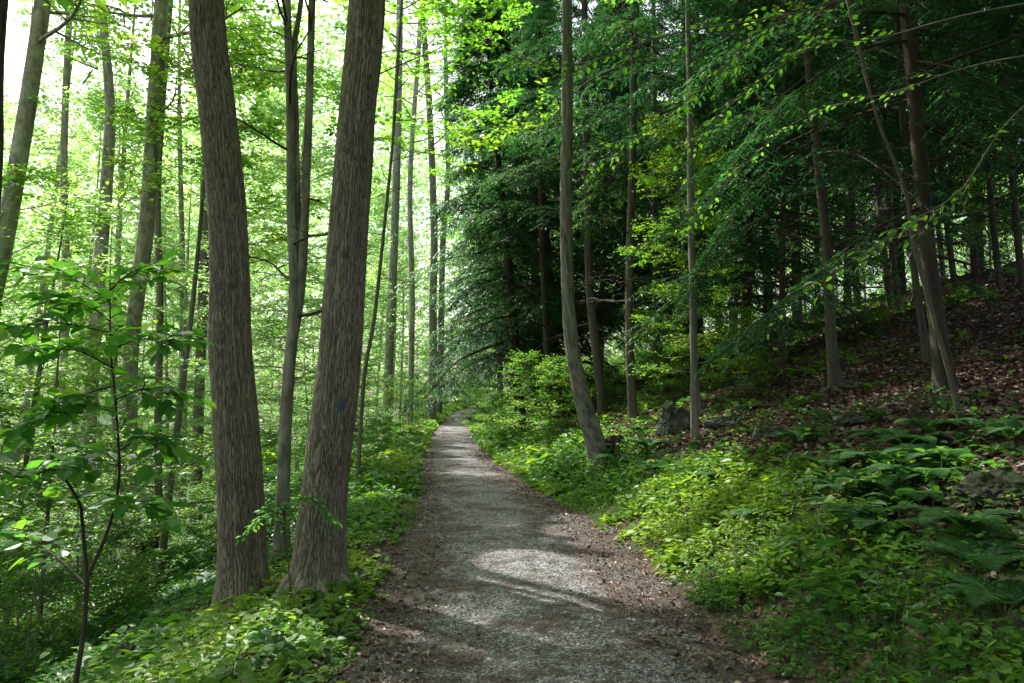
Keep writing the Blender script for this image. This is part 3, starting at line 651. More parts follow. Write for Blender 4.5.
# multi-stemmed tree behind the pair
Yt = 8.6
root = empty('multi_stemmed_tree', at(284, 545, Yt), 'slim grey tree of three close stems seen between the two thick trunks', 'tree')
root.location.z = float(height(root.location.x, Yt))
mbc = MB(); rg = np.random.default_rng(77)
for k, (pts, bk) in enumerate((([(281, 560, 16), (284, 450, 12.5), (289, 370, 12), (295, 310, 11), (293, 260, 9.5), (291, 200, 9), (290, 100, 8.5), (287, 0, 8)], 5),
                 ([(291, 350, 9), (297, 310, 11), (302, 270, 9.5), (304, 230, 9), (309, 110, 8), (312, 0, 7.5)], 6),
                 ([(296, 300, 6), (298, 240, 6), (296, 120, 6), (294, 50, 6), (301, 0, 5)], 7))):
    P, r = pxpath(pts, Yt+.03*k, 13+k)
    if k: P[0] = at(pts[0][0], pts[0][1], Yt)
    mb = MB(); trunk_mesh(mb, P, r, 18, 110, .0, .09, 1.35 if k == 0 else 1.0, 4, 20+k, 0); mb.build('stem', [M['bark_mottled']], root)
    Ps = arclen(spline(np.column_stack([P, r]), 200), 60)
    crown(mbc, Ps[:, :3], Ps[:, 3], rg, 2.6, 7.5, 9, lambda q: 1.9-q*.4, (.1, .7), 5, 3, 1, .0001, .3, .15, .05, wob=.09, br=.34)
    crown(mbc, Ps[:, :3], Ps[:, 3], rg, 5.0, 12.6, 11, lambda q: 2.2*(1-q*.6), (.2, .8), 6, 5, 5, .08, .36, .08, 0, .4, .6)
build(prune(mbc.data(), (0, 0, 0), 0, 1) or mbc.data(), 'crown', [M['bark_dark'], M['leaf']], root)

BG = [  # name,label,pts,Y,H,bark,crown
 ('woodland_tree', 'straight grey trunk standing alone between the left frame edge and the thick pair', [(128, 545, 17), (129, 450, 15), (132, 340, 14), (146, 230, 15), (154, 110, 14), (162, 0, 13.5)], 13, 21, 'bark_pale', 10),
 ('woodland_tree', 'pale grey trunk leaning right near the upper left corner', [(-62, 560, 20), (-30, 400, 19), (4, 240, 18), (22, 140, 17), (43, 0, 15.5)], 12, 20, 'bark_pale', 10),
 ('woodland_tree', 'pale trunk forking into two limbs behind the leafy understory on the left', [(84, 540, 16), (90, 400, 14), (98, 290, 13), (106, 190, 12), (110, 110, 10), (104, 30, 8), (98, -40, 7)], 17, 20, 'bark_pale', 11),
 ('woodland_tree', 'distant grey trunk just left of the thick left trunk', [(196, 520, 11), (199, 400, 10), (203, 300, 10), (206, 150, 9), (212, 0, 8)], 22, 21, 'bark_grey', 12),
 ('woodland_tree', 'pale straight trunk far off, right of the blue marked trunk', [(386, 430, 9), (390, 330, 9), (395, 220, 8.5), (398, 100, 8), (400, 0, 7)], 31, 25, 'bark_pale', 17),
 ('woodland_tree', 'dark footed trunk at the left edge of the path far ahead', [(432, 418, 9), (433, 380, 8.5), (433, 300, 8), (434, 230, 7.5), (430, 120, 6.5), (424, 30, 6)], 42, 30, 'bark_grey', 16),
 ('woodland_tree', 'slimmer trunk close behind the dark footed trunk on the path edge', [(439, 412, 6), (441, 340, 6), (443, 240, 6), (448, 180, 5), (446, 90, 5)], 50, 30, 'bark_grey', 17),
 ('woodland_tree', 'thin leaning trunk rising beside the blue marked trunk', [(357, 470, 4.5), (364, 380, 4), (374, 320, 3.8), (384, 230, 3.5), (392, 150, 3)], 14, 11, 'bark_grey', 6.5),
 ('woodland_tree', 'thin straight pole tree left of centre deep in the valley', [(160, 545, 8), (158, 430, 7), (160, 300, 7), (158, 180, 6.5), (170, 0, 6)], 17, 17, 'bark_grey', 10),
 ('woodland_tree', 'slim pale tree far behind the hemlock on the left of the path', [(410, 420, 6), (412, 300, 6), (410, 180, 5.5), (418, 60, 5)], 38, 25, 'bark_pale', 15),
 ('woodland_tree', 'grey trunk low behind the big leaved sapling', [(58, 560, 9), (62, 420, 8), (66, 280, 7.5), (64, 150, 7), (70, 0, 6)], 19, 19, 'bark_pale', 9),
]
for i, (nm, lb, pts, Y, H, bk, cz) in enumerate(BG):
    hero(nm, lb, 'tree', pts, Y, H, bk, 16, 70, 0, 1.4, 4, ccanopy(cz, 20, 3.4, .15, .6), seed=30+i, bare=[(4, 10, 7, 1.8)] if i in (0, 2, 7) else None)

# --- right side
BR = [
 ('grey_tree', 'curved grey trunk sweeping up from the right path bank', [(602, 466, 26), (594, 440, 20), (584, 405, 17.5), (573, 350, 14.5), (567, 280, 13), (566, 200, 12), (567, 110, 12), (567, 0, 10.5)], None, 19, 'bark_grey', ('c', 9.5), 1.25),
 ('hemlock_tree', 'slim dark hemlock trunk nearest the gravel path on the right', [(550, 384, 8), (546, 330, 7), (543, 270, 6.5), (541, 200, 6), (540, 120, 5)], 21, 15, 'bark_dark', ('h', 5.5, 2.8, .45), 1.3),
 ('hemlock_tree', 'brown hemlock trunk just right of the curved grey trunk', [(604, 397, 11), (596, 350, 10), (590, 290, 9.5), (588, 220, 9), (586, 120, 8)], 19, 17, 'bark_brown', ('h', 6.5, 2.6, .5), 1.35),
 ('hemlock_tree', 'straight brown trunk on the slope between curved trunk and pale pole', [(634, 421, 11), (630, 360, 9.5), (629, 300, 9), (631, 220, 9), (633, 140, 8)], None, 15, 'bark_brown', ('h', 5.5, 2.2, .6), 1.3),
 ('pale_pole_tree', 'pale slender pole trunk rising beside the mossy rocks', [(695, 440, 9.5), (694, 380, 8.5), (693, 300, 8), (691, 220, 7.5), (690, 120, 7), (688, 20, 6)], None, 13, 'bark_grey', ('c', 6.5), 1.2),
 ('hemlock_tree', 'hemlock with twisted pale roots gripping the leaf covered slope', [(837, 394, 15), (832, 350, 12), (829, 290, 11), (824, 220, 11), (817, 150, 10), (811, 90, 9.5)], None, 15, 'bark_brown', ('h', 3.0, 3.9, .35), 1.6),
 ('hemlock_tree', 'thickest dark hemlock trunk on the right slope', [(946, 392, 21), (938, 330, 18), (930, 270, 17), (925, 220, 16), (913, 80, 15), (906, 0, 14)], None, 17, 'bark_dark', ('h', 3.4, 4.2, .3), 1.5),
 ('slender_tree', 'thin pale trunk leaning left in front of the thickest dark hemlock', [(963, 421, 6.5), (946, 360, 5.5), (933, 316, 5), (913, 240, 4.5), (905, 190, 4), (875, 110, 3.5)], None, 9, 'bark_brown', ('c', 5.5), 1.2),
 ('hemlock_tree', 'slim brown trunk just left of the thickest dark hemlock', [(929, 362, 9), (920, 310, 8), (912, 250, 7.5), (905, 150, 7)], None, 14, 'bark_brown', ('h', 4.5, 2.6, .35), 1.3),
 ('hemlock_tree', 'left trunk of a close pair up the slope behind the hemlocks', [(891, 302, 8), (884, 250, 7.5), (878, 190, 7)], 18, 16, 'bark_brown', ('h', 5.0, 2.6, .4), 1.3),
 ('hemlock_tree', 'right trunk of a close pair up the slope behind the hemlocks', [(898, 300, 8), (892, 250, 7.5), (888, 190, 7)], 19, 16, 'bark_brown', ('h', 5.5, 2.6, .4), 1.3),
 ('hemlock_tree', 'slender dark trunk right of the thickest hemlock, on the upper slope', [(957, 297, 7), (949, 240, 6.5), (941, 170, 6)], 17, 14, 'bark_dark', ('h', 4.5, 2.6, .35), 1.3),
 ('hemlock_tree', 'dark pole trunk second from the right edge of the view', [(1000, 285, 7), (993, 220, 6.5), (987, 150, 6), (983, 90, 6)], 17, 14, 'bark_dark', ('h', 4.5, 2.4, .35), 1.3),
 ('hemlock_tree', 'dark pole trunk at the right edge of the view', [(1024, 305, 8), (1018, 240, 7.5), (1010, 150, 7), (1005, 90, 7)], 15, 14, 'bark_dark', ('h', 4.5, 2.4, .35), 1.3),
 ('hemlock_tree', 'dark thin trunk left of the hemlock with pale roots', [(781, 376, 7.5), (782, 320, 6.5), (783, 220, 6), (784, 150, 5.5)], None, 13, 'bark_dark', ('h', 3.6, 2.8, .4), 1.3),
 ('hemlock_tree', 'brown trunk half hidden by drooping sprays above the rocks', [(657, 345, 8), (655, 280, 7.5), (655, 220, 7)], 22, 17, 'bark_brown', ('h', 6.0, 3.0, .45), 1.3),
 ('hemlock_tree', 'broad trunk in shade at the top of the slope left of the close pair', [(797, 305, 11), (796, 250, 10.5), (795, 180, 10)], 22, 17, 'bark_brown', ('h', 5.5, 3.0, .45), 1.3),
]
ROOTXY = {}
for i, (nm, lb, pts, Y, H, bk, cf, fl) in enumerate(BR):
    if Y is None: Y = ground_hit(pts[0][0], pts[0][1])[1]
    H = H+max(0, float(height((pts[0][0]-512)/F*Y, Y)))
    fn = ccanopy(cf[1], 20, 3.4, .13, .55) if cf[0] == 'c' else chem(cf[1], 38, cf[2], cf[3])
    bare = [(1.8, cf[1], 7, 1.5)] if cf[0] == 'h' else None
    pts = [(a_, b_, c_*(.9 if i else 1)) for a_, b_, c_ in pts]
    o, P, r = hero(nm, lb, 'tree', pts, Y, H, bk, 22, 110, .006 if i == 0 else 0, fl, 4 if i != 5 else 3, fn, seed=60+i, leaf='needle' if cf[0] == 'h' else 'leaf', bare=bare, flare_h=.5, lump=.07)
    ROOTXY[i] = (P[0], r[0])

# --- instanced woods
def pxX(px, Y): return (px-512)/F*Y
big_h = [(522, 24, 1.1, 0), (518, 33, 1.15, 1), (535, 30, 1.2, 2), (560, 27, 1.0, 0), (630, 28, 1.1, 1), (700, 26, 1.05, 2), (745, 18, .85, 0), (860, 25, 1.0, 3), (600, 40, 1.2, 2), (980, 25, 1.0, 4), (1090, 18, 1., 3), (1075, 11, .9, 4), (720, 36, 1.2, 0), (820, 36, 1.2, 3), (500, 48, 1.3, 1), (905, 27, 1.05, 1), (985, 31, 1.1, 2), (1050, 24, 1., 0), (850, 33, 1.1, 2), (770, 24, 1., 1), (660, 34, 1.1, 0)]
HL = ['tall dark hemlock whose boughs close off the woods right of the path end', 'hemlock with boughs reaching left over the far path', 'dense hemlock behind the slim trunk nearest the path', 'bushy hemlock behind the curved grey trunk', 'hemlock rising behind the brown trunks in mid slope', 'hemlock above the mossy rocks further up the slope', 'small hemlock with drooping sprays over the pale pole']
for i, (px, Y, s, k) in enumerate(big_h):
    x = pxX(px, Y)
    lb = HL[i] if i < len(HL) else 'dark hemlock standing in the shaded wood on the right slope'
    place('hemlock%d' % k, x, Y, 'hemlock_tree', lb, 'tree', None if i < len(HL) else 'hemlocks deep in the right wood', s)

rg = np.random.default_rng(5)
# understory on the left: jittered rows by depth
pts = []
for Y in (8.5, 10.5, 13, 16, 19.5, 23.5, 28, 33, 39, 46, 54):
    xs = np.arange(pxX(-90, Y), cen(Y)-hwid(Y)-2.2, 1.9+Y*.05)
    for x in xs:
        if rg.random() < .12: continue
        pts.append((x+rg.normal(0, .7), Y+rg.normal(0, .8)))
for (x, y) in pts:
    px = 512+x/y*F
    if y < 12 and (px > 180): continue
    if x > cen(y)-hwid(y)-1.6: continue
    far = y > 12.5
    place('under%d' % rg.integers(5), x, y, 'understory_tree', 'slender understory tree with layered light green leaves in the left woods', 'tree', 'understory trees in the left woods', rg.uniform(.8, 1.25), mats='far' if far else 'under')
# understory right, farther and above the crest
for Y in (16, 22, 27, 34, 42, 50, 60):
    xs = np.arange(cen(Y)+hwid(Y)+2.5, pxX(1080, Y), 3.6+Y*.11)
    for x in xs:
        if rg.random() < .3: continue
        x2, y2 = x+rg.normal(0, .9), Y+rg.normal(0, 1)
        if x2-cen(y2)-hwid(y2) < 1.8: continue
        place('under%d' % rg.integers(5), x2, y2, 'understory_tree', 'slender understory tree with light green leaves on the right hillside', 'tree', 'understory trees on the right hillside', rg.uniform(.6, 1.0), mats='far' if Y > 26 else 'under')
# canopy trees
pts = []
for Y in (15, 20, 26, 33, 41, 50, 60, 70):
    xs = np.arange(pxX(-150, Y), cen(Y)-3.2, 5.2+Y*.07)
    for x in xs:
        if rg.random() < (.8 if Y < 24 else .36): continue
        pts.append((x+rg.normal(0, 1.2), Y+rg.normal(0, 1.5)))
for (x, y) in pts:
    if x > cen(y)-2.5: continue
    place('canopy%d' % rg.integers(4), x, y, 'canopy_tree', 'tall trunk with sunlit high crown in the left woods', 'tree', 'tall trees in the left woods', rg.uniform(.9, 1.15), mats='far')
for Y in (30, 40, 50, 62):
    for x in np.arange(cen(Y)+3.5, pxX(1100, Y), 7+Y*.1):
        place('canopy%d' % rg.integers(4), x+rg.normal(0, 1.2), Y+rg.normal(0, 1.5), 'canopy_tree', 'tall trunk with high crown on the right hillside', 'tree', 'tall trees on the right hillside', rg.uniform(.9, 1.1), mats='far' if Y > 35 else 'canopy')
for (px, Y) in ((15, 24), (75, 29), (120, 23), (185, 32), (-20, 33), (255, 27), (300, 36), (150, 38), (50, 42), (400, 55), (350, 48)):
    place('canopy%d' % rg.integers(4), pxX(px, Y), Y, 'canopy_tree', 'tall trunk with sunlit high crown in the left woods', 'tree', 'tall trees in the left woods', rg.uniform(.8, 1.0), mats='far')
# overhead and behind the camera: unseen trees added to shade the near path
for (x, y) in ((-5.5, 1.5), (4.8, 2.0), (-4.5, -3.5), (4.2, -4.), (-9, 5), (8.5, 5.5), (-9.5, -1), (2.6, -2.5), (-2.6, -1.), (6.4, -1), (-2.4, -7), (1.9, -8), (7.5, 1.5)):
    place('canopy%d' % rg.integers(4), x, y, 'canopy_tree', 'unseen tall tree added to shade the near end of the path', 'tree', 'tall trees around the near path', 1.15)
for (x, y, q) in ((6.3, 7.4, .95), (5.6, .2, .9), (8.3, 4.5, 1.), (5.2, -5, 1.)):  # first hemlock reaches into view; the others are unseen, added for shade
    place('hemlock%d' % (3 if y > 3 else 4), x, y, 'hemlock_tree', 'dark hemlock shading the near right bank', 'tree', 'hemlocks around the near path', q)
for (px, Y) in ((432, 74), (445, 78), (455, 72), (466, 80), (476, 76), (420, 70), (440, 90), (470, 92), (490, 84), (452, 84), (408, 66)):
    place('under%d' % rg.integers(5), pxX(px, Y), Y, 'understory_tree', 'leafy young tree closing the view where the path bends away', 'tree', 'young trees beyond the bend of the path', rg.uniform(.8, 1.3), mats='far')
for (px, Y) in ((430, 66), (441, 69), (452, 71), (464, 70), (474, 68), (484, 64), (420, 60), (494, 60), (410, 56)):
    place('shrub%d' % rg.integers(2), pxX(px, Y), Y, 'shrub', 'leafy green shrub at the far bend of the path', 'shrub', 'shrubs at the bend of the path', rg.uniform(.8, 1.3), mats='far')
# shrubs by the path
for (px, Y) in ((478, 33), (492, 26), (505, 22), (530, 19), (560, 17.5), (400, 30), (380, 22), (395, 38), (345, 16), (470, 42), (660, 17), (610, 21), (740, 14), (870, 17), (150, 12), (210, 14), (90, 10), (30, 11), (260, 16), (330, 21), (40, 8.2)):
    place('shrub%d' % rg.integers(2), pxX(px, Y), Y, 'shrub', 'leafy green shrub growing in the woodland undergrowth', 'shrub', 'shrubs in the undergrowth', rg.uniform(.5, .95))
# far wood mass
mb = MB(); n = 420000
th = rg.uniform(R(-62), R(62), n); dd = rg.uniform(64, 118, n); X = dd*np.sin(th); Y = dd*np.cos(th)
Z = height(X, Y)+rg.random(n)**.8*42*(.75+.35*fbm(X*.06, Y*.06, 0, 5, 2)); k = (fbm(X*.13, Y*.13, Z*.2, 9, 2) > -.4) & ((dd > 82) | (X < cen(Y)-7)); X, Y, Z = X[k], Y[k], Z[k]; n = len(X)
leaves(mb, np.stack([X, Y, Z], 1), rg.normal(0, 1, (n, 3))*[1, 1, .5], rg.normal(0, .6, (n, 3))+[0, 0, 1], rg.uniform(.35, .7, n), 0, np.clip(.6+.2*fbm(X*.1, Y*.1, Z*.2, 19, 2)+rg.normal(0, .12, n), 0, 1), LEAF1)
tag(mb.build('distant_woods', [M['leaf_haze']]), 'bright green mass of far-off woodland beyond the trees', kind='stuff')

exec_later = True
# ------------------------------------------------------------------ near plants and other things
def limb(mb, P, r0, r1, mat=0, S=7, K=24):
    Q = spline(P, K); v, q = tubes(Q[None], np.linspace(r0, r1, K)[None], S); mb.add(v, q, mat, .4, True); return Q
MAPLE_R = np.array([(0, .0), (.16, -.02), (.42, .10), (.28, .22), (.52, .46), (.30, .46), (.24, .60), (.12, .66), (0, 1.0)])
def maple():
    R_ = MAPLE_R; L_ = R_[1:-1][::-1]*[-1, 1]; pts = np.vstack([R_, L_]); v = np.column_stack([pts, .10*np.abs(pts[:, 0])-.08*pts[:, 1]**2])
    c = np.array([[0, .35, -.01]]); v = np.vstack([v, c]); n = len(pts); f = np.array([[i, (i+1) % n, n] for i in range(n)]); return v, f
MAPLE = maple()
OVAL = (np.array([[0, 0, 0], [-.2, .12, .04], [-.33, .38, .07], [-.27, .66, .05], [-.1, .88, 0], [0, 1, -.06], [.1, .88, 0], [.27, .66, .05], [.33, .38, .07], [.2, .12, .04], [0, .4, -.01]]),
        np.array([[10, 1, 0], [10, 2, 1], [10, 3, 2], [10, 4, 3], [10, 5, 4], [10, 6, 5], [10, 7, 6], [10, 8, 7], [10, 9, 8], [10, 0, 9]]))
def leafy_twigs(mb, Q, rg, n, L, size, tpl, lm=1, wm=0, tint=.5, nl=5, start=.2, tv=.15, dirup=.1, flat=.25):
    """side twigs with leaves along a limb polyline Q"""
    t = start+(1-start)*(np.arange(n)+rg.random(n)*.7)/n; t = np.clip(t, 0, .995)
    p, tg = sample(Q[None], np.zeros(n, int), t); side = norm(np.cross(tg, [0, 0, 1.]))*np.where(np.arange(n) % 2, 1, -1)[:, None]
    d = norm(tg*rg.uniform(.3, .9, n)[:, None]+side*rg.uniform(.4, 1, n)[:, None]+np.column_stack([np.zeros((n, 2)), rg.normal(dirup, .3, n)]))
    Lk = L*rg.uniform(.5, 1.2, n); P3 = branches(p, d, Lk, 4, -.15, .05, rg); v, f = tubes(P3, np.broadcast_to(np.array([.004, .003, .002, .0012]), (n, 4)), 4); mb.add(v, f, wm, .4)
    k = np.repeat(np.arange(n), nl); m = len(k); t = np.clip((np.tile(np.arange(nl), n)+.7)/nl, 0, .999); p, tg = sample(P3, k, t)
    side = norm(np.cross(tg, [0, 0, 1.]))*np.where(np.arange(m) % 2, 1, -1)[:, None]*np.where(np.tile(np.arange(nl), n) == nl-1, .1, 1)[:, None]
    Yd = tg*.7+side*.8+np.column_stack([rg.normal(0, .12, (m, 2)), rg.normal(-.2, .2, m)]); Zn = np.column_stack([rg.normal(0, flat, (m, 2)), np.ones(m)])
    leaves(mb, p, Yd, Zn, size*rg.uniform(.65, 1.2, m), lm, np.clip(rg.normal(tint, tv, m), 0, 1), tpl, rg.uniform(.85, 1.15, m))

# big-leaved sapling, lower left
rg = np.random.default_rng(11); Ys = 4.6
z0 = at(78, 683, Ys); base = np.array([z0[0]-.02, Ys, float(height(z0[0]-.02, Ys))])
root = empty('sapling', base, 'dark stemmed sapling with big broad leaves forking in the lower left foreground', 'sapling')
mb = MB(); fork = at(87, 578, Ys)
limb(mb, [base-[0, 0, .1], at(76, 683, Ys), at(84, 630, Ys), fork], .017, .013)
Q1 = limb(mb, [fork, at(108, 530, Ys), at(119, 480, Ys-.05), at(117, 420, Ys-.1), at(111, 350, Ys-.12), at(110, 280, Ys-.1)], .012, .003)
Q2 = limb(mb, [fork, at(82, 520, Ys), at(78, 500, Ys-.2), at(55, 470, Ys-.4), at(25, 478, Ys-.5), at(-10, 465, Ys-.7)], .012, .004)
Q3 = limb(mb, [at(86, 585, Ys), at(60, 560, Ys+.2), at(30, 540, Ys+.4), at(5, 530, Ys+.5)], .008, .003)
mb.build('stem', [M['bark_dark']], root)
mb = MB()
subs = [Q2, Q3]
for (a, b, c) in ((.25, (150, 505), -.3), (.45, (60, 470), -.4), (.5, (165, 440), -.2), (.62, (50, 415), -.5), (.66, (175, 395), -.1), (.75, (40, 350), -.4), (.8, (170, 345), -.3), (.88, (60, 300), .1), (.94, (20, 265), .1), (.97, (150, 270), .2), (.7, (5, 440), -.6), (.85, (0, 330), -.2)):
    p, tg = sample(Q1[None], np.zeros(1, int), np.array([a])); e = at(b[0], b[1], Ys+c); mid = (p[0]+e)/2+[0, 0, .05]
    subs.append(limb(mb, [p[0], mid, e], .0055, .002, K=10))
for q in subs: leafy_twigs(mb, q, rg, 11, .2, .115, OVAL, 1, 0, .5, 4, .25, .2, .1, .4)
leafy_twigs(mb, Q1, rg, 16, .22, .115, OVAL, 1, 0, .5, 3, .4, .16)
mb.build('foliage', [M['bark_dark'], M['leaf_big']], root)

# sprig of leaves between the two thick trunks
rg = np.random.default_rng(12); Yb = 5.75; bx = at(292, 590, Yb); base = np.array([bx[0], Yb, float(height(bx[0], Yb))])
root = empty('seedling', base, 'small glossy leaved shoot arching between the two thick trunks', 'seedling'); mb = MB()
q1 = limb(mb, [base-[0, 0, .03], at(288, 560, Yb), at(284, 520, Yb), at(290, 503, Yb-.1), at(312, 500, Yb-.2), at(335, 522, Yb-.2)], .006, .002)
q2 = limb(mb, [at(284, 530, Yb), at(275, 512, Yb-.1), at(262, 516, Yb-.2), at(250, 530, Yb-.2)], .004, .002)
mb2 = MB(); 
for q, n in ((q1, 30), (q2, 16)): leafy_twigs(mb2, q, rg, n, .10, .05, LEAF, 1, 0, .45, 5, .3)
mb.build('stem', [M['stem']], root); mb2.build('foliage', [M['stem'], M['leaf_big']], root)

# maple at the left frame edge, its branch hanging into the top left corner
rg = np.random.default_rng(13); Ym = 5.0
P = [at(-50, 640, Ym), at(-30, 400, Ym), at(-16, 170, Ym), at(-9, 0, Ym)]; P[0][2] = float(height(P[0][0], Ym))-.1
P += [P[-1]+np.array([.1, .1, 2.5]), P[-1]+np.array([.25, .3, 6.])]
root = empty('maple_tree', (P[0][0], Ym, P[0][2]+.1), 'dark trunk at the left edge with lobed leaves hanging into the upper left', 'tree')
mb = MB(); trunk_mesh(mb, np.array(P), np.array([.125, .11, .105, .10, .09, .02]), 24, 120, .004, .05, 1.4, 5, 5); mb.build('trunk', [M['bark_dark']], root)
mb = MB(); b1 = limb(mb, [at(-9, -60, Ym), at(20, -40, Ym-.4), at(70, -22, Ym-.7), at(110, -12, Ym-.9)], .012, .003); b2 = limb(mb, [at(-9, -80, Ym), at(10, -60, Ym-1), at(40, -14, Ym-1.3)], .01, .003)
leafy_twigs(mb, b1, rg, 12, .16, .12, MAPLE, 1, 0, .75, 4, .1, .12); leafy_twigs(mb, b2, rg, 8, .14, .12, MAPLE, 1, 0, .75, 4, .2, .12)
Ps = np.array(P); crown(mb, arclen(spline(Ps, 200), 40), np.linspace(.11, .02, 40), rg, 7.3, 11.5, 14, lambda q: 2.6*(1-q*.6), (.2, .8), 6, 5, 5, .11, .4, .08, 0, .4, .6)
dd_ = mb.data(); build(prune(dd_, (0, 0, 0), 0, 1) or dd_, 'crown', [M['bark_dark'], M['leaf']], root)

# beech beyond the right frame edge whose long limbs arch across the upper right
rg = np.random.default_rng(14); xb, yb = 4.9, 4.6; zb = float(height(xb, yb))
P = np.array([[xb, yb, zb-.1], [xb-.05, yb, zb+1.5], [xb+.1, yb+.1, zb+3.2], [xb, yb+.2, zb+5.5], [xb+.3, yb+.3, zb+8.5]])
root = empty('beech_tree', (xb, yb, zb), 'young beech at the right whose long thin limbs arch over the path', 'tree')
mb = MB(); trunk_mesh(mb, P, np.array([.10, .09, .08, .06, .015]), 20, 80, 0, .05, 1.4, 4, 6); mb.build('trunk', [M['bark_pale']], root)
mb = MB(); T3 = P[2]; T2 = P[1]+[0, 0, .9]
arcs = [([T3, at(1000, -60, 4.8), at(900, -25, 4.9), at(800, 12, 5.0), at(672, 34, 5.2), at(583, 63, 5.3), at(521, 58, 5.4), at(443, 14, 5.5)], .011, .0025, 26),
        ([T3-[0, 0, .4], at(960, -30, 5.0), at(831, 4, 5.2), at(756, 34, 5.3), at(720, 72, 5.4), at(674, 109, 5.5), at(620, 150, 5.6), at(585, 175, 5.7)], .009, .002, 20),
        ([T2, at(1050, 90, 4.2), at(960, 190, 4.2), at(910, 222, 4.2), at(850, 262, 4.3), at(790, 300, 4.4)], .006, .0015, 12),
        ([T3-[0, 0, .2], at(990, 10, 5.2), at(880, 38, 5.4), at(820, 45, 5.5), at(760, 80, 5.6), at(700, 135, 5.8), at(665, 170, 5.9)], .008, .002, 18),
        ([T3-[0, 0, .6], at(1000, 60, 5.6), at(900, 90, 6.0), at(800, 120, 6.2), at(720, 190, 6.4), at(680, 240, 6.5)], .008, .002, 14)]
for (pp, a, b, n) in arcs:
    q = limb(mb, pp, a, b, K=60); leafy_twigs(mb, q, rg, int(n*1.5), .30, .058, LEAF, 1, 0, .42, 5, .3, .2, .05, .4)
crown(mb, arclen(spline(P, 200), 40), np.linspace(.09, .015, 40), rg, 4.0, 8.2, 12, lambda q: 2.0*(1-q*.5), (.2, .8), 6, 5, 5, .07, .4, .08, 0, .4, .55)
dd_ = mb.data(); build(prune(dd_, (0, 0, 0), 0, 1) or dd_, 'crown', [M['bark_grey'], M['leaf']], root)

# hanging bare limbs from the blue marked tree (thin twigs above the path)
# ferns
def frond(mb, base, az, L, rg, tint):
    K = 16; s = np.linspace(0, 1, K); el = R(62); d = np.array([math.cos(az), math.sin(az)])
    ang = el-s*R(95); dx = np.cumsum(np.cos(ang))/K*L; dz = np.cumsum(np.sin(ang))/K*L
    P = np.column_stack([base[0]+d[0]*dx, base[1]+d[1]*dx, base[2]+dz]); v, q = tubes(P[None], np.linspace(.003, .001, K)[None], 3); mb.add(v, q, 1, .5)
    n = 56; t = np.linspace(.14, .99, n).repeat(2); p, tg = sample(P[None], np.zeros(2*n, int), t); up = np.array([0, 0, 1.])
    side = norm(np.cross(tg, up))*np.where(np.arange(2*n) % 2, 1, -1)[:, None]
    size = L*.24*np.sin(np.clip(t*1.05, 0, 1)*math.pi)**.7*(1.15-t*.6)+.008
    PN = (np.array([[0, 0, 0], [-.09, .25, .02], [-.06, .7, .01], [0, 1, -.05], [.06, .7, .01], [.09, .25, .02]]), LEAF[1])
    nrm = np.cross(side, tg); nrm *= np.sign(nrm[:, 2:3]+1e-6)
    leaves(mb, p, side*.93+tg*.35+rg.normal(0, .05, (2*n, 3)), nrm+rg.normal(0, .12, (2*n, 3)), size, 0, np.clip(rg.normal(tint, .12, 2*n), 0, 1), PN, .9)
FERN = []
for k in range(3):
    rg = np.random.default_rng(500+k); parts = []
    for j in range(7+k):
        mb = MB(); frond(mb, (0, 0, .0), j*2.4+rg.normal(0, .3), rg.uniform(.36, .58), rg, .5); parts.append(mesh_from(mb.data(), 'frond', [M['fern'], M['stem']]))
    FERN.append(parts)
fl = [((885, 470), 1.1, 'fern left of the highest arching ferns in deep shade'), ((920, 485), 1.1, 'fern just above the dark boulder'), ((845, 495), .9, 'fern reaching over the green bank in mid right'), ((880, 535), .9, 'fern below the dark boulder on its left'), ((965, 535), 1., 'fern directly below the dark boulder'),
      ((905, 452), 1.2, 'fern with long arching fronds, highest on the dark right bank'), ((940, 468), 1.1, 'fern just right of the highest arching fern'), ((870, 492), 1.0, 'fern in the shade left of the boulder'),
      ((855, 520), .9, 'fern below the shaded bank, left of the dark boulder'), ((905, 505), .9, 'fern growing in front of the dark boulder'), ((985, 575), .95, 'fern near the right edge above the brown leaves'),
      ((1005, 615), .8, 'fern at the right edge low in the foreground'), ((620, 462), 1.0, 'blue green fern at the foot of the curved grey trunk'), ((650, 446), .9, 'fern beside the stump and mossy rock'),
      ((655, 470), .8, 'fern just right of the curved trunk foot'), ((637, 428), .7, 'fern at the foot of the straight brown trunk'), ((800, 440), .8, 'fern among dead leaves below the pale rooted hemlock'), ((930, 430), .8, 'fern under the leaning pale trunk'),
      ((760, 520), .8, 'fern rising from the bright green bank'), ((560, 440), .8, 'fern among the leafy plants left of the curved trunk'), ((215, 560), .7, 'fern on the left slope by the furrowed trunk'), ((1010, 440), 1.1, 'fern high at the right edge of the slope'), ((830, 470), .9, 'fern in mid slope above the mossy bank'), ((720, 478), .7, 'fern below the mossy rocks'), ((112, 618), .7, 'fern on the lower left slope below the sapling')]
for i, ((px, py), s, lb) in enumerate(fl):
    g = ground_hit(px, py+6); f = FERN[i % 3]; root = empty('fern', g, lb, 'fern', 'ferns on the banks'); root.rotation_euler = (0, 0, rng.random()*6.28); s *= .98+g[1]*.015; root.scale = (s,)*3
    for me in f: o = bpy.data.objects.new('frond', me); COL.objects.link(o); o.parent = root
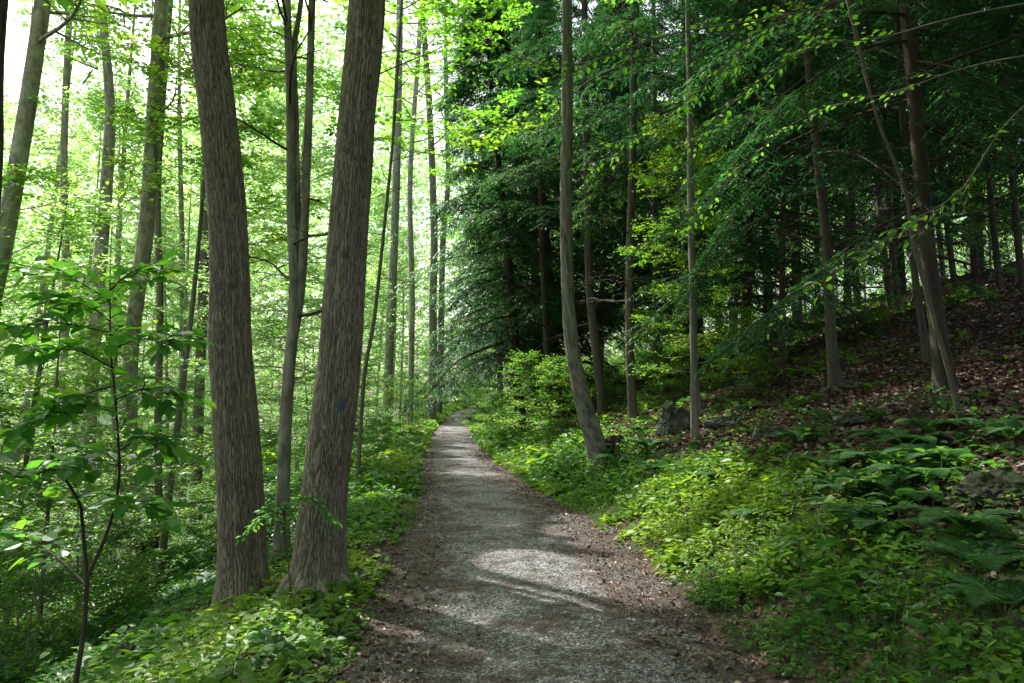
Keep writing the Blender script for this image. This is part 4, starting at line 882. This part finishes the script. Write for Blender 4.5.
# broad-leaved seedlings in the near right foreground
SEED = []
for k in range(3):
    rg = np.random.default_rng(600+k); mb = MB(); h = .16
    q = limb(mb, [(0, 0, -.02), (.01, .01, h*.5), (.02, 0, h)], .003, .002, 1, 5, 6); n = 8+2*k; a = np.arange(n)*2.4; hh = rg.uniform(.45, 1, n)*h
    out = np.stack([np.cos(a), np.sin(a), np.zeros(n)], 1); p = np.column_stack([out[:, :2]*.015, hh])
    leaves(mb, p+out*.02, out+np.column_stack([np.zeros((n, 2)), rg.normal(.05, .2, n)]), np.column_stack([rg.normal(0, .25, (n, 2)), np.ones(n)]), rg.uniform(.06, .095, n), 0, np.clip(rg.normal(.5, .13, n), 0, 1), OVAL, 1.1)
    SEED.append(mesh_from(mb.data(), 'broadleaf_seedling', [M['herb'], M['stem']]))
rg = np.random.default_rng(610)
sp_ = [(rg.uniform(800, 1015), rg.uniform(600, 680)) for _ in range(16)]+[(rg.uniform(700, 900), rg.uniform(560, 640)) for _ in range(7)]+[(rg.uniform(230, 330), rg.uniform(620, 680)) for _ in range(7)]
for (px, py) in sp_:
    g = ground_hit(px, py); o = bpy.data.objects.new('broadleaf_seedling', SEED[rg.integers(3)]); COL.objects.link(o); o.location = g; o.rotation_euler = (0, 0, rg.random()*6.28); s = rg.uniform(.7, 1.2); o.scale = (s,)*3
    tag(o, 'broad leaved seedling on the near bank close to the path', 'seedling', 'broad leaved seedlings near the camera')

# low hemlock boughs drooping across the slope from the thickest hemlock and its neighbour
rg = np.random.default_rng(71)
def bough(tree_label, pts, Y0, Y1, nside=26, Ls=1.1):
    hem_ = [o for o in COL.objects if o.get('label', '').startswith(tree_label)][0]
    yy = np.linspace(Y0, Y1, len(pts)); mb = MB(); Q = limb(mb, [at(a, b, y) for (a, b), y in zip(pts, yy)], .022, .004, K=40)
    t = .25+.74*(np.arange(nside)+rg.random(nside)*.6)/nside; p, tg = sample(Q[None], np.zeros(nside, int), np.clip(t, 0, .99))
    side = norm(np.cross(tg, [0, 0, 1.]))*np.where(np.arange(nside) % 2, 1, -1)[:, None]; d = norm(tg*.8+side*.75+np.column_stack([np.zeros((nside, 2)), rg.normal(-.1, .12, nside)]))
    P2 = branches(p, d, Ls*(1.1-.7*t)*rg.uniform(.6, 1.2, nside), 6, -.25, .04, rg); v, f = tubes(P2, np.broadcast_to(np.linspace(.006, .002, 6), (nside, 6)), 4); mb.add(v, f, 0, .3)
    nt_ = 12; j = np.repeat(np.arange(nside), nt_); n3 = len(j); p, tg = sample(P2, j, np.clip((np.tile(np.arange(nt_), nside)+rg.random(n3))/nt_, 0, .99)); side = norm(np.cross(tg, [0, 0, 1.]))*np.where(np.arange(n3) % 2, 1, -1)[:, None]
    P3 = branches(p, norm(tg*.7+side*.8+[0, 0, -.08]), .22*rg.uniform(.5, 1.2, n3), 3, -.3, .04, rg)
    nl = 12; k = np.repeat(np.arange(n3), nl); n4 = len(k); p, tg = sample(P3, k, np.clip((np.tile(np.arange(nl), n3)+.5)/nl, 0, .99)); side = norm(np.cross(tg, [0, 0, 1.]))*np.where(np.arange(n4) % 2, 1, -1)[:, None]
    leaves(mb, p, tg*.6+side*.85+rg.normal(0, .1, (n4, 3)), np.column_stack([rg.normal(0, .2, (n4, 2)), np.ones(n4)]), rg.uniform(.05, .085, n4), 1, np.clip(rg.normal(.5, .16, n4), 0, 1), TWIG, 1.5)
    mb.build('bough', [M['bark_dark'], M['needle']], hem_)
YA = float(ROOTXY[6][0][1]); YB = float(ROOTXY[5][0][1])
bough('thickest dark', [(924, 205), (870, 232), (820, 272), (775, 308), (728, 345)], YA, YA-.8, 18, .9)
bough('thickest dark', [(912, 60), (960, 70), (1010, 100), (1050, 150)], YA, YA-2.2, 26, 1.4)
bough('thickest dark', [(910, 40), (860, 50), (800, 90), (745, 150), (715, 200)], YA, YA-1.6, 18, 1.1)
bough('hemlock with twisted', [(815, 140), (770, 170), (730, 220), (700, 270), (690, 310)], YB, YB-1.0, 14, .8)
bough('hemlock with twisted', [(812, 100), (860, 110), (900, 150), (950, 200)], YB, YB-2.0, 22, 1.2)
# rocks
def rock(px, py, sx, sy, sz, seed, lb, sink=.3, mat='rock'):
    g = ground_hit(px, py); n = 60; th, ph = np.meshgrid(np.linspace(0, 2*math.pi, 2*n, endpoint=False), np.linspace(0, math.pi, n)); d = np.stack([np.cos(th)*np.sin(ph), np.sin(th)*np.sin(ph), np.cos(ph)], -1)
    rr_ = np.random.default_rng(seed); Nn = norm(rr_.normal(0, 1, (15, 3))); off = rr_.uniform(.72, 1.05, 15)
    dp = np.einsum('ijk,lk->ijl', d, Nn); f = np.min(np.where(dp > .12, off/np.maximum(dp, .12), 9), -1); f = np.minimum(f, 1.25)*(1+.07*fbm(d[..., 0]*4, d[..., 1]*4, d[..., 2]*4, seed, 4))
    V = d*f[..., None]*[sx, sy, sz]+.02*fbm(d[..., 0]*9, d[..., 1]*9, d[..., 2]*9, seed+3, 2)[..., None]*d; V = V+g+[0, 0, sz*(1-2*sink)]
    t = np.clip(.62-.45*sstep(.3, .9, d[..., 2]+.4*vn(d[..., 0]*3, d[..., 1]*3, 0, seed))+.25*fbm(d[..., 0]*5, d[..., 1]*5, d[..., 2]*5, seed, 2), 0, 1)
    i = np.arange(n*2*n).reshape(n, 2*n); j = np.roll(i, -1, 1); mb = MB(); mb.add(V, np.stack([i[:-1], i[1:], j[1:], j[:-1]], -1).reshape(-1, 4), 0, t.ravel(), True)
    o = mb.build('rock', [M[mat]], None, tuple(float(q) for q in g)); tag(o, lb, 'rock', 'mossy rocks on the slope')
rock(673, 434, .27, .25, .30, 1, 'upright mossy grey rock just left of the pale pole trunk', .25)
rock(725, 427, .28, .2, .13, 2, 'flat pale lichen covered rock right of the pale pole trunk')
rock(768, 440, .2, .2, .14, 3, 'small mossy rock low in the brown leaves')
rock(600, 404, .3, .25, .16, 4, 'pale rock beside the brown hemlock trunk')
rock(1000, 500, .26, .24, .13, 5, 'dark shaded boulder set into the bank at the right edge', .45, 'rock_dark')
rock(505, 425, .35, .3, .28, 6, 'mossy boulder under the shrubs on the right path edge')
rock(485, 418, .25, .3, .24, 7, 'grey rock at the far right edge of the path')
rock(130, 662, .16, .16, .1, 8, 'mossy stone on the lower left slope')
rock(852, 424, .16, .16, .09, 9, 'round mossy stone under the pale rooted hemlock')
# stump beside the curved grey tree
P0, r0 = ROOTXY[0]; g = np.array([P0[0]+.27, P0[1]-.02, 0]); g[2] = float(height(g[0], g[1]))
root = empty('stump', g, 'dark rotten stump leaning against the curved grey trunk', 'stump'); mb = MB()
trunk_mesh(mb, np.array([g-[0, 0, .1], g+[-.02, 0, .12], g+[-.05, 0, .24], g+[-.06, 0, .34]]), np.array([.20, .16, .14, .10]), 30, 40, .016, .4, 1.5, 5, 9, nfur=18, flare_h=.3); mb.build('body', [M['rot']], root)
# roots of the pale rooted hemlock
P0, r0 = ROOTXY[5]; mb = MB(); rg = np.random.default_rng(3); hem = [o for o in COL.objects if o.get('label', '').startswith('hemlock with twisted')][0]
for a in (-.5, -1.2, -1.9, -2.7, .4):
    q = []
    for s in np.linspace(0, 1, 6):
        x = P0[0]+math.cos(a)*(.06+s*.65)+.05*math.sin(s*7+a); y = P0[1]+math.sin(a)*(.06+s*.65); q.append((x, y, float(height(x, y))+.15*(1-s)**2-.03*s))
    mbb = MB(); limb(mbb, q, .035, .012, 0, 8, 24); mbb.build('root', [M['bark_brown']], hem)
# logs
def log(pa, pb, r0, r1, name, lb, mat='rot', bend=.06, seed=0, lift=.5):
    A, B = (ground_hit(*p) for p in (pa, pb)); n = 9; pts = []
    for s in np.linspace(0, 1, n):
        x, y = A[0]*(1-s)+B[0]*s, A[1]*(1-s)+B[1]*s; pts.append((x+bend*math.sin(s*4+seed), y, float(height(x, y))+r0*lift))
    p = np.array(pts); p[:, 2] = .5*p[:, 2]+.5*np.linspace(p[0, 2], p[-1, 2], n); root = empty(name, p[0], lb, 'log'); mb = MB(); 
    trunk_mesh(mb, p, np.linspace(r0, r1, n), 22, 70, r0*.10, .2, 1.0, 3, seed, nfur=14)
    c0 = len(mb.v[0]); v = np.array([p[0], p[-1]]); S, K = 22, 70
    mb.add(np.vstack([mb.v[0][:S], [p[0]], mb.v[0][-S:], [p[-1]]]), [[i, (i+1) % S, S] for i in range(S)]+[[S+1+(i+1) % S, S+1+i, 2*S+1] for i in range(S)], 0, .8)
    mb.build('body', [M[mat]], root); return root
log((178, 672), (262, 596), .05, .035, 'fallen_branch', 'dark fallen branch running down the bank from the left thick trunk', 'rot', .04, 1)
log((0, 600), (185, 520), .13, .09, 'fallen_log', 'long fallen log lying across the left valley slope', 'rot', .1, 2)
log((18, 570), (70, 540), .12, .10, 'fallen_log', 'short dark log behind the sapling on the lower left', 'rot', .1, 3)
log((735, 410), (845, 402), .06, .04, 'fallen_branch', 'dead branch lying left of the pale rooted hemlock', 'rot', .05, 4)
log((355, 470), (415, 438), .07, .05, 'fallen_log', 'small log on the left verge of the path', 'rot', .05, 5)
log((870, 560), (1010, 480), .05, .03, 'fallen_branch', 'dark dead branch half buried in the right bank', 'rot', .08, 6)
# root plate of a fallen tree, left valley
g = ground_hit(136, 566); mb = MB(); n = 34; th, ph = np.meshgrid(np.linspace(0, 2*math.pi, 2*n, endpoint=False), np.linspace(0, math.pi, n)); d = np.stack([np.cos(th)*np.sin(ph), np.sin(th)*np.sin(ph), np.cos(ph)], -1)
f = 1+.5*fbm(d[..., 0]*2.5, d[..., 1]*2.5, d[..., 2]*2.5, 8, 4); V = d*f[..., None]*[.45, .22, .42]+g+[0, 0, .3]; i = np.arange(n*2*n).reshape(n, 2*n); j = np.roll(i, -1, 1)
root = empty('root_plate', g, 'upturned brown earth and roots of a fallen tree in the left valley', 'root plate')
mb.add(V, np.stack([i[:-1], i[1:], j[1:], j[:-1]], -1).reshape(-1, 4), 0, np.clip(.6+.3*fbm(d[..., 0]*6, d[..., 1]*6, d[..., 2]*6, 3, 2), 0, 1).ravel(), True); mb.build('earth', [M['rot']], root)
rg = np.random.default_rng(31)
for k in range(7):
    a = k*.9; mb = MB(); e = g+[math.cos(a)*.6, -.1, .35+math.sin(a)*.5]; limb(mb, [g+[0, 0, .3], (g+[0, 0, .3]+e)/2+[0, -.15, .05], e], .03, .006, 0, 6, 10); mb.build('root', [M['rot']], root)
print('PLANTS', len(bpy.data.objects), 'meshes', len(bpy.data.meshes), 'polys', sum(len(m.polygons) for m in bpy.data.meshes))
